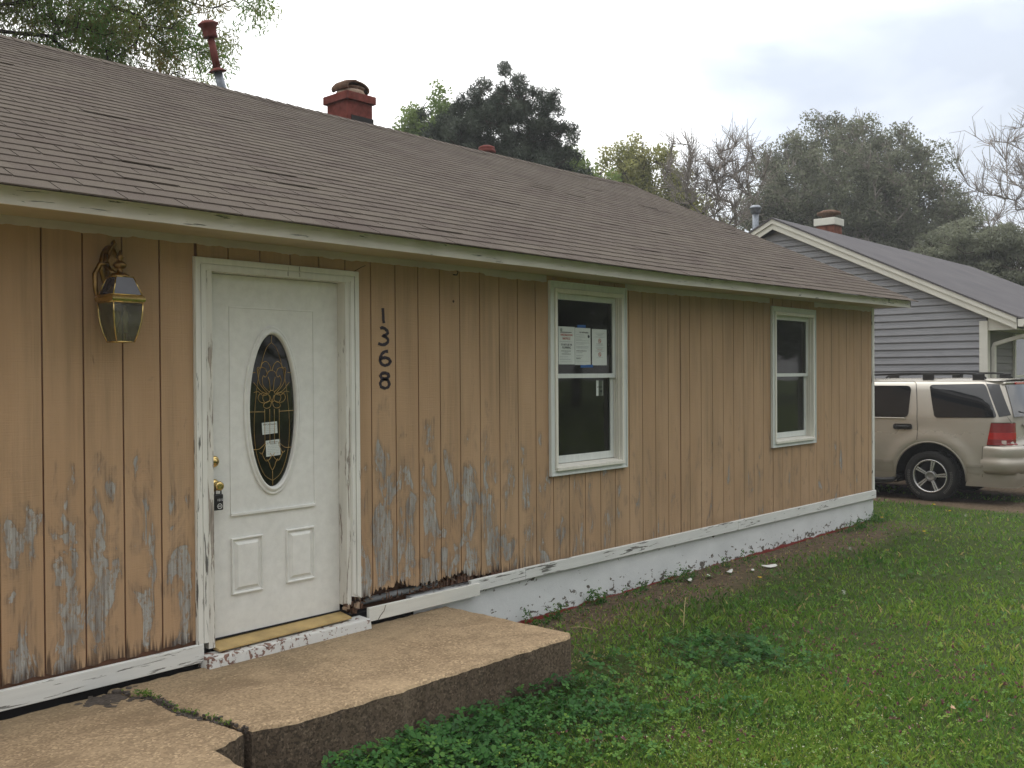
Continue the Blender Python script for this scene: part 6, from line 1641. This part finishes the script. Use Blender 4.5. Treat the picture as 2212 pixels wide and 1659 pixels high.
def small_ground_things():
    yel = plain('dandelion_yellow', (.75, .50, .03), .7); fluff = plain('seed_fluff', (.55, .55, .52), .9); tan = plain('dry_leaf', (.42, .27, .17), .8, var=.25, sc=60); scrap = plain('white_paint_scrap', (.62, .62, .60), .7); gr = plain('stem_green', (.10, .17, .04), .7)
    for X, Y, s, lab in ((6.08, -.70, .022, 'yellow dandelion just beyond the brown dirt patch'), (10.27, -.15, .02, 'yellow dandelion by the far corner of the foundation'), (12.0, -.20, .024, 'yellow dandelion at the grass edge in front of the car wheel'), (11.4, -.60, .02, 'yellow dandelion in the grass short of the car bumper'), (9.6, -.9, .02, 'yellow dandelion out in the far part of the lawn')):
        z = gzv(X, Y); R_ = root('dandelion', lab, 'flower', (X, Y, z)); mb = MB(); mb.tube([(X, Y, z), (X + .004, Y, z + .05)], .002, 5); mb.build('stem', gr, R_)
        mb = MB()
        for k in range(14):
            a = k * 2.4; q = s * (.5 + .5 * (k % 3) / 2); mb.add([(X, Y, z + .05), (X + q * math.cos(a - .2), Y + q * math.sin(a - .2), z + .06), (X + q * 1.05 * math.cos(a), Y + q * 1.05 * math.sin(a), z + .062), (X + q * math.cos(a + .2), Y + q * math.sin(a + .2), z + .06)], [(0, 1, 2, 3)])
        mb.build('petals', yel, R_)
    for X, Y, lab in ((10.9, -.95, 'white dandelion seed head in the lawn before the car wheel'), (7.9, -.75, 'white dandelion seed head off the middle of the foundation'), (5.9, -1.55, 'white dandelion seed head in the middle of the lawn')):
        z = gzv(X, Y); R_ = root('seed_head', lab, 'flower', (X, Y, z)); mb = MB(); mb.tube([(X, Y, z), (X, Y, z + .07)], .002, 5); mb.build('stem', gr, R_)
        rr = np.random.RandomState(int(X * 10)); v, t = leaf_cards(np.array([[X, Y, z + .085]]), 60, .021, .009, int(X * 7), .4); npmesh('seed_ball', v, 4, tint=t, mat=mat_attr('seed_down', [(0, (.5, .5, .48)), (1, (.7, .7, .68))], .3), parent=R_)
    def flake(name, lab, cat, X, Y, L, W, mat, ang, seed, lift=.02, lobes=False):
        z = gzv(X, Y) + lift; r = random.Random(seed); mb = MB(); n = 12; P = []
        for k in range(n):
            a = 2 * math.pi * k / n; q = (1 if not lobes or k % 2 else .5) * r.uniform(.75, 1.1); u, w = L * q * math.cos(a), W * q * math.sin(a)
            P.append((X + u * math.cos(ang) - w * math.sin(ang), Y + u * math.sin(ang) + w * math.cos(ang), z + .25 * w + .15 * abs(u)))
        vs = P + [(p[0], p[1], p[2] - .003) for p in P] + [(X, Y, z + .004), (X, Y, z - .002)]
        fs = [(k, (k + 1) % n, 2 * n) for k in range(n)] + [(n + (k + 1) % n, n + k, 2 * n + 1) for k in range(n)] + [(k, n + k, n + (k + 1) % n, (k + 1) % n) for k in range(n)]
        mb.add(vs, fs); o = mb.build(name, mat, loc=(X, Y, z)); tag(o, lab, cat)
    flake('dry_leaf', 'curled tan dead leaf on the near lawn, low in the middle of the picture', 'leaf', 2.936, -2.148, .034, .020, tan, 1.2, 1, .05, True)
    flake('dry_leaf', 'pale tan dead leaf lying among purple blossoms on the right of the lawn', 'leaf', 3.743, -3.09, .035, .018, tan, .3, 2, .05, True)
    flake('dry_leaf', 'crumpled brown leaf on the lawn off the porch slab corner', 'leaf', 3.18, -1.05, .03, .018, tan, 2.0, 6, .02, True)
    for X, Y, L, W, a, lab in ((6.70, -.47, .085, .03, -.5, 'largest pointed white paint scrap on the dirt past the first window'), (6.45, -.43, .04, .015, .3, 'small white scrap beside the largest paint scrap'), (6.25, -.30, .075, .018, .2, 'long flat white scrap in the middle of the dirt patch'), (5.98, -.25, .05, .02, 1.0, 'white scrap nearest the foundation on the dirt patch'), (5.72, -.20, .06, .02, .4, 'pale scrap at the near end of the dirt patch')):
        flake('paint_scrap', lab, 'scrap', X, Y, L, W, scrap, a, int(X * 100), .02)
    straw = plain('dry_straw', (.42, .34, .18), .8)
    for X, Y, L, a, h, lab in ((4.35, -1.0, .33, .5, .16, 'long arching dry grass stalk past the porch slab corner'), (3.9, -.55, .22, 2.6, .04, 'dry grass stalk lying near the foundation'), (4.3, -3.3, .05, .2, .16, 'upright dry grass stalk low on the right of the lawn')):
        z = gzv(X, Y); mb = MB(); mb.tube([(X + L * t * math.cos(a), Y + L * t * math.sin(a), z + .015 + h * math.sin(t * 1.9)) for t in [k / 8 for k in range(9)]], [.0026] * 8 + [.001], 5); o = mb.build('grass_stalk', straw, loc=(X, Y, z)); tag(o, lab, 'grass stalk')
small_ground_things()

# ================================================================== ADDED LENS VEIL
def lens_veil():  # added volume that imitates veiling glare of the lens on distant things
    mb = MB(); mb.box(-30, 90, -45, 75, -1.6, 22); m = bpy.data.materials.new('veil_volume'); m.use_nodes = True; nt = m.node_tree; nt.nodes.clear()
    o_ = nt.nodes.new('ShaderNodeOutputMaterial'); v = nt.nodes.new('ShaderNodeVolumePrincipled'); v.inputs['Color'].default_value = (.92, .94, .97, 1); v.inputs['Density'].default_value = .0015
    nt.links.new(v.outputs[0], o_.inputs['Volume']); o = mb.build('lens_veil', m); o['kind'] = 'stuff'; tag(o, 'thin pale volume added to imitate lens veiling over the far trees', 'lens_veil')
lens_veil()

# faint cloth swag inside the larger window
def swag():
    mb = MB(); vs = []; n = 24
    for i in range(n + 1):
        t = i / n; X = 4.20 + .78 * t; sag = 1 - (2 * t - 1) ** 2
        for w in (0, .035, .06, .085, .12): vs.append((X, .14 + .012 * math.sin(w * 90 + t * 9), 1.02 - .14 * sag - w * (.55 + .6 * sag)))
    mb.add(vs, [(i * 5 + k, i * 5 + 5 + k, i * 5 + 6 + k, i * 5 + 1 + k) for i in range(n) for k in range(4)], True)
    mb.add([(4.15, .14, 1.03), (4.20, .15, 1.03), (4.20, .15, 1.01), (4.15, .14, 1.01)], [(0, 1, 2, 3)])
    o = mb.build('cloth_swag', plain('pale_cloth', (.80, .70, .62), .9, var=.2), loc=(4.6, .3, .9)); tag(o, 'pale sagging cloth dimly visible behind the lower pane of the larger window', 'cloth')
swag()
